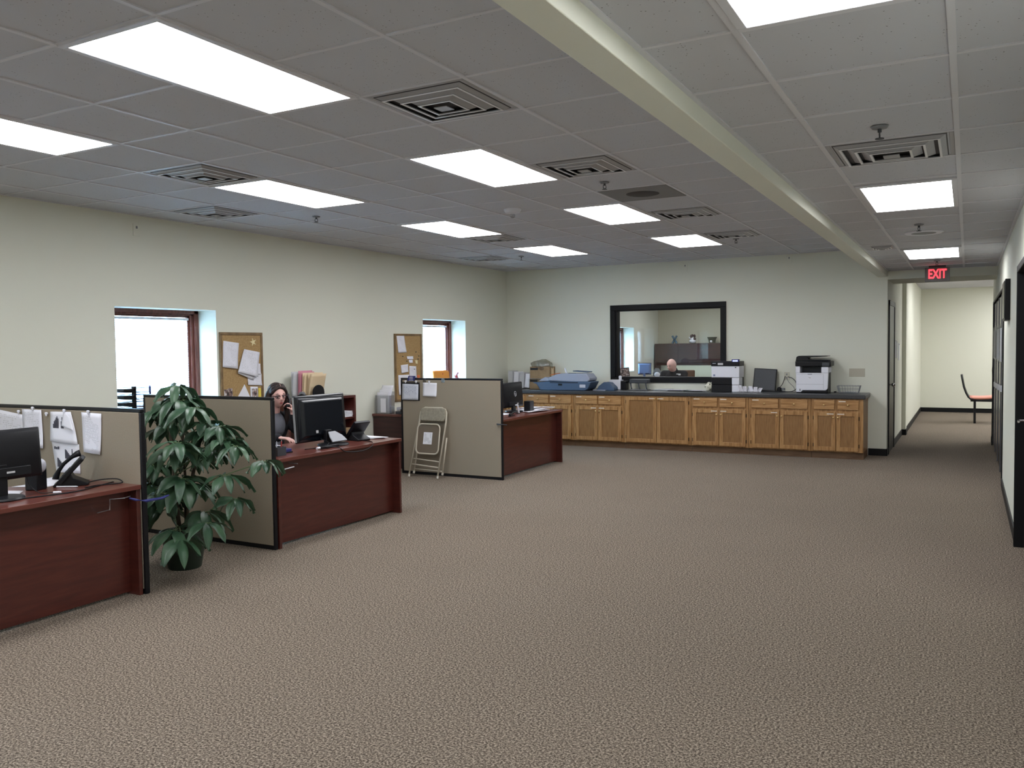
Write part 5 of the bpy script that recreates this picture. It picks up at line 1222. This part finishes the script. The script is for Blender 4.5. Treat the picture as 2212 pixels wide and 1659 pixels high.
def hand(bm, wrist, fwd, palm, side, curl=(.9,.9,.9,.9), thumb=1, s=1.0):
    """fwd along the fingers, palm = direction the palm faces, side = towards the thumb"""
    f, p, d = Vector(fwd).normalized(), Vector(palm).normalized(), Vector(side).normalized(); w = Vector(wrist)
    kn = w+f*.085*s
    for k in range(4):
        o = d*(.030-.020*k)*s; cap(bm, w+o*.6, kn+o, .014*s, .0115*s, 10)
        L = (.040,.045,.042,.033)[k]*s; a = 0; q = kn+o
        for j, l in enumerate((L, L*.62, L*.5)):
            a += curl[k]*(.9, 1.0, .7)[j]; dr = f*math.cos(a)+p*math.sin(a); q2 = q+dr*l
            cap(bm, q, q2, (.0092-.0008*j)*s, (.0086-.001*j)*s, 8); q = q2
    t0 = w+f*.02*s+d*.022*s; t1 = t0+(f*.6+d*.6+p*.35).normalized()*.04*s; t2 = t1+(f*.75+p*.65).normalized()*.032*s; t3 = t2+(f*.6+p*.8).normalized()*.024*s
    cap(bm, t0, t1, .014*s, .0105*s, 8); cap(bm, t1, t2, .0105*s, .0095*s, 8); cap(bm, t2, t3, .0095*s, .008*s, 8)
def fused(bm, name, m, parent, vox=.006, smooth=4):
    me = bpy.data.meshes.new(name); bm.to_mesh(me); bm.free()
    o = bpy.data.objects.new(name, me); COL.objects.link(o)
    md = o.modifiers.new('r', 'REMESH'); md.mode = 'VOXEL'; md.voxel_size = vox
    s = o.modifiers.new('s', 'SMOOTH'); s.iterations = smooth; s.factor = .5
    dg = bpy.context.evaluated_depsgraph_get(); me2 = bpy.data.meshes.new_from_object(o.evaluated_get(dg))
    o.modifiers.clear(); o.data = me2; bpy.data.meshes.remove(me)
    me2.name = name; me2.transform(wmat(parent).inverted()); me2.materials.clear(); me2.materials.append(m); me2.shade_smooth()
    o.parent = parent; return o
EYEW = mat('eye_white', (.75,.72,.70), .3); IRIS = mat('dark_iris', (.03,.02,.015), .2); LIPS = mat('rose_lips', (.32,.07,.07), .45); LIPM = mat('pale_lips', (.42,.18,.16), .5)
BROW = mat('dark_brows', (.03,.02,.018), .8)
def face_parts(t, T, lips=LIPS, down=0.0, browm=BROW):
    for s in (-1, 1):
        B().ball((.080, s*.030, .006), (.0105,.0135,.0075), 14, 10, T).build('eye', EYEW, t, world=True, smooth='all')
        B().ball((.0895, s*.030-.002, .003-down), (.0045,.0080,.0074), 12, 8, T).build('iris', IRIS, t, world=True, smooth='all')
        b = B(); b.tube([T @ Vector(p) for p in ((.091, s*.014, .029), (.088, s*.030, .034), (.074, s*.048, .028))], [.0022,.003,.0014], 6); b.build('eyebrow', browm, t, world=True, smooth='all')
        b = B(); b.tube([T @ Vector(p) for p in ((.089, s*.018, .014), (.0905, s*.030, .0165), (.082, s*.044, .011))], [.0016,.002,.0012], 6); b.build('eyelashes', browm, t, world=True, smooth='all')
    b = B().ball((.0955,0,-.0545), (.006,.019,.0034), 16, 8, T).ball((.0955,0,-.0610), (.006,.016,.0042), 16, 8, T); b.build('lips', lips, t, world=True, smooth='all')

# ---- person with the telephone
w = thing('person', 'person with long dark hair and glasses talking on the phone behind middle desk', 'person', (-6.12, 6.16, 0))
HC = Vector((-6.005, 6.165, 1.160)); yawh = math.radians(-24)
TH = Matrix.Translation(HC) @ Euler((math.radians(2), math.radians(6), yawh), 'XYZ').to_matrix().to_4x4()
bm = bmesh.new(); head_bm(bm, TH, .95)
neck0 = Vector((-6.075, 6.19, .97)); cap(bm, neck0, HC+Vector((-.028,0,-.06)), .052, .050)
chest = Vector((-6.11, 6.18, .86)); pel = Vector((-6.20, 6.17, .52))
LS, RS = Vector((-6.09, 6.345, .93)), Vector((-6.11, 6.01, .93))     # shoulders
b = B(); b.bm.free(); b.bm = bm
b.ball(chest, (.10,.15,.14), 20, 14); b.ball((chest+pel)/2, (.095,.135,.15), 20, 14); b.ball(pel, (.12,.17,.12), 20, 14)
cap(bm, LS, RS, .05, .05)
LE = Vector((-5.93, 6.40, .77)); LW = Vector((-5.905, 6.262, .970))
RE = Vector((-6.00, 5.90, .77)); RW = Vector((-5.76, 5.93, .775))
cap(bm, LS, LE, .045, .036); cap(bm, LE, LW, .036, .024)
cap(bm, RS, RE, .045, .036); cap(bm, RE, RW, .036, .024)
for s in (-1, 1):
    hip = pel+Vector((.02, s*.09, -.02)); knee = Vector((-5.78, 6.17+s*.11, .50)); ank = Vector((-5.80, 6.17+s*.11, .09)); cap(bm, hip, knee, .085, .055); cap(bm, knee, ank, .052, .034); cap(bm, ank+Vector((-.02,0,-.04)), ank+Vector((.16,0,-.055)), .035, .028)
ha = (TH.to_3x3() @ Vector((0,0,1))).normalized()
hand(bm, LW+Vector((.0,-.003,.012)), (-.02,-.22,.97), (-.45,-.85,-.2), (.85,-.45,0), (.75,.85,.95,1.05), 1, .92)
hand(bm, RW+Vector((.01,0,0)), (1,.15,-.05), (0,0,-1), (0,1,0), (.3,.3,.3,.35), 1, .92)
fused(bm, 'body', SKIN, w, .0055, 3)
face_parts(w, TH @ Matrix.Translation((0,0,0)), down=.002)
# handset
hs = [TH @ Vector(p) for p in ((.0,.088,.012), (.01,.104,.0), (.045,.108,-.045), (.085,.085,-.085), (.105,.05,-.092))]
tag(B().tube(hs, [.021,.019,.012,.017,.021], 12).build('telephone_handset', BLACK, smooth='all'), 'black telephone receiver held to the ear of person in glasses', 'telephone handset')
# glasses
G = mat('dark_plum_frames', (.03,.006,.012), .3); b = B()
for s in (-1, 1):
    pts = [(.101-.10*abs((s*.031+.022*math.cos(a))/1)**1.0*.6 - .004, s*.031+.0225*math.cos(a)*(1+.10*math.sin(a)), .003+.0155*math.sin(a)) for a in [2*PI*k/20 for k in range(20)]]
    b.tube([TH @ Vector(p) for p in pts], [.0052 if math.sin(2*PI*k/20) > .2 else .0032 for k in range(20)], 6, closed=True)
    b.tube([TH @ Vector(p) for p in ((.096,s*.052,.012), (.085,s*.066,.012), (.04,s*.076,.012), (-.005,s*.078,.006))], [.0045,.0045,.003,.002], 6)
b.tube([TH @ Vector(p) for p in ((.0975,-.010,.006), (.1,.0,.010), (.0975,.010,.006))], .0022, 6)
b.build('glasses', G, w, world=True, smooth='all')
# hair
bm = bmesh.new(); b = B(); b.bm.free(); b.bm = bm
b.ball((-.030,0,.030), (.098,.088,.102), 32, 24, TH); b.ball((-.045,0,-.02), (.075,.088,.11), 24, 18, TH)
def lk(pts, rr):
    P = [TH @ Vector(p) for p in pts]
    for (p, q), (r0, r1) in zip(zip(P, P[1:]), zip(rr, rr[1:])): cap(bm, p, q, r0, r1, 12)
for s in (-1, 1):
    lk([(.044,s*.030,.103),(.030,s*.062,.074),(.002,s*.080,.02),(-.012,s*.086,-.04),(-.03,s*.10,-.11)], [.016,.018,.022,.026,.030])
    lk([(.0,s*.05,.095),(-.015,s*.082,.03),(-.03,s*.098,-.05),(-.05,s*.12,-.13)], [.024,.030,.036,.040])
b.ball((.034,0,.088), (.036,.05,.030), 20, 14, TH)
for s in (-1, 1): lk([(.071,s*.008,.094),(.062,s*.045,.076),(.040,s*.070,.042)], [.014,.016,.019])
lk([(-.02,-.085,-.05),(-.02,-.125,-.11),(.02,-.115,-.20),(.03,-.10,-.28)], [.035,.036,.032,.018])
lk([(-.06,-.05,-.06),(-.075,-.13,-.13),(-.07,-.14,-.22),(-.05,-.12,-.30)], [.045,.045,.036,.02])
lk([(-.03,.085,-.06),(-.05,.12,-.13),(-.05,.12,-.22),(-.04,.10,-.30)], [.032,.034,.030,.016])
lk([(-.07,.0,-.03),(-.10,.0,-.12),(-.10,.0,-.24)], [.06,.06,.035])
fused(bm, 'hair', HAIR, w, .006, 3)
b = B(); b.tube([TH @ Vector(p) for p in ((.078,.004,.108),(.060,.006,.121),(.035,.008,.132))], [.0022,.0020,.0012], 6); b.build('hair_parting', SKIN, w, world=True, smooth='all')
# clothes
bm = bmesh.new(); b = B(); b.bm.free(); b.bm = bm
b.ball(chest+Vector((.008,0,0)), (.112,.158,.15), 20, 14); b.ball((chest+pel)/2+Vector((.006,0,0)), (.108,.145,.17), 20, 14); b.ball(pel, (.13,.18,.12), 20, 14); cap(bm, LS+Vector((0,0,-.01)), RS+Vector((0,0,-.01)), .054, .054); cap(bm, neck0+Vector((.0,0,-.05)), neck0+Vector((.004,0,-.01)), .075, .062)
fused(bm, 'blouse', BLOUSE, w, .008, 3)
bm = bmesh.new(); b = B(); b.bm.free(); b.bm = bm
for s, A, E_, W_ in ((1, LS, LE, LW), (-1, RS, RE, RW)):
    cap(bm, A, E_, .064, .052); cap(bm, E_, E_.lerp(W_, .92), .052, .040)
    b.ball(chest+Vector((-.012, s*.115, -.01)), (.112,.062,.155), 18, 12); b.ball((chest+pel)/2+Vector((-.004, s*.095, 0)), (.112,.080,.18), 18, 12); b.ball(pel+Vector((-.01, s*.10, 0)), (.12,.09,.12), 16, 10)
cap(bm, LS+Vector((-.03,0,.0)), RS+Vector((-.03,0,.0)), .055, .055)
fused(bm, 'cardigan', CARDI, w, .008, 3)
bm = bmesh.new()
for s in (-1, 1):
    hip = pel+Vector((.02, s*.09, -.02)); knee = Vector((-5.78, 6.17+s*.11, .50)); ank = Vector((-5.80, 6.17+s*.11, .12)); cap(bm, hip, knee, .095, .065); cap(bm, knee, ank, .062, .05)
fused(bm, 'trousers', BLACK, w, .01, 3)
def office_chair(label, x, y, rz, hi=.95, m=BLACK):
    t = thing('office_chair', label, 'chair', (x, y, 0), rz)
    B().box(-.24,.24,-.24,.24,.37,.41).build('seat', m, t, bevel=.03, seg=3)
    B().obox((-.235,0,(hi+.50)/2),(.05,.42,hi-.50),(0,math.radians(-6),0)).build('backrest', m, t, bevel=.02, seg=3)
    B().cyl((0,0,.10),(0,0,.40),.025).build('gas_lift', SILVER, t); B().tube([(-.2,0,.38),(-.27,0,.44),(-.25,0,.60)],.018,8).build('back_bar', BLACK, t)
    for k in range(5):
        a = 2*PI*k/5+.3; o = B().tube([(0,0,.11),(.28*math.cos(a),.28*math.sin(a),.075)],[.022,.016],8).build('base_arm', BLACK, t)
        B().cyl((.28*math.cos(a)-.012,.28*math.sin(a),.03),(.28*math.cos(a)+.012,.28*math.sin(a),.03),.029,n=14).build('caster', BLACK, o)
office_chair('black office chair under the person with glasses', -6.22, 6.17, 0, .85)

# ---- bald person in the glazed office
mn = thing('person', 'bald person in a black jacket looking down behind the office glass', 'person', (-4.80, 15.05, 0))
HC = Vector((-4.80, 15.0, 1.243)); yawh = math.radians(-112)
TH = Matrix.Translation(HC) @ Euler((0, math.radians(14), yawh), 'XYZ').to_matrix().to_4x4()
bm = bmesh.new(); head_bm(bm, TH, 1.04); b = B(); b.bm.free(); b.bm = bm
neck0 = Vector((-4.79, 15.08, 1.12)); cap(bm, neck0, HC+Vector((.01,.03,-.05)), .065, .062)
chest = Vector((-4.79, 15.10, .97)); pel = Vector((-4.79, 15.20, .58)); b.ball(chest, (.18,.12,.17), 20, 14); b.ball((chest+pel)/2, (.165,.13,.18), 20, 14); b.ball(pel, (.19,.14,.12), 20, 14)
SL, SR = Vector((-4.60, 15.11, 1.075)), Vector((-4.98, 15.11, 1.075)); cap(bm, SL, SR, .062, .062)
EL, WL, ER, WR = Vector((-4.54,14.92,.80)), Vector((-4.72,14.66,.79)), Vector((-5.04,14.92,.80)), Vector((-4.90,14.64,.79))
for a_, e_, w_ in ((SL,EL,WL),(SR,ER,WR)): cap(bm, a_, e_, .052, .042); cap(bm, e_, w_, .042, .028)
hand(bm, WL, (-.6,-.8,-.15), (0,0,-1), (-.8,.6,0), (.3,.3,.3,.3)); hand(bm, WR, (.5,-.85,-.15), (0,0,-1), (.85,.5,0), (.3,.3,.3,.3))
for s in (-1, 1):
    hip = pel+Vector((s*.10,-.02,-.02)); knee = Vector((-4.79+s*.13,14.78,.52)); ank = Vector((-4.79+s*.13,14.80,.10)); cap(bm, hip, knee, .095, .062); cap(bm, knee, ank, .058, .038); cap(bm, ank+Vector((0,.02,-.045)), ank+Vector((0,-.17,-.06)), .038, .032)
fused(bm, 'body', SKINM, mn, .0065, 3)
face_parts(mn, TH, LIPM, .003, mat('grey_brows', (.3,.26,.24), .8))
bm = bmesh.new(); b = B(); b.bm.free(); b.bm = bm
b.ball(chest, (.20,.14,.18), 20, 14); b.ball((chest+pel)/2, (.185,.15,.2), 20, 14); b.ball(pel, (.20,.16,.12), 20, 14); cap(bm, SL, SR, .072, .072); cap(bm, neck0+Vector((0,.01,-.05)), neck0+Vector((0,.0,.02)), .10, .078)
for a_, e_, w_ in ((SL,EL,WL),(SR,ER,WR)): cap(bm, a_, e_, .068, .056); cap(bm, e_, e_.lerp(w_,.93), .056, .042)
jk = fused(bm, 'jacket', CARDI, mn, .009, 3)
B().box(-4.70,-4.62,14.955,14.962,1.075,1.09).box(-4.66,-4.62,14.952,14.961,1.06,1.075).build('white_emblem', PAPER, jk, world=False).data.transform(wmat(mn).inverted())
bm = bmesh.new()
for s in (-1, 1):
    hip = pel+Vector((s*.10,-.02,-.02)); knee = Vector((-4.79+s*.13,14.78,.52)); ank = Vector((-4.79+s*.13,14.80,.12)); cap(bm, hip, knee, .105, .072); cap(bm, knee, ank, .068, .055)
fused(bm, 'trousers', DGREY, mn, .01, 3)
office_chair('brown high backed office chair behind the bald person', -4.74, 15.30, -PI/2, 1.14, mat('brown_leather', (.12,.06,.03), .45))
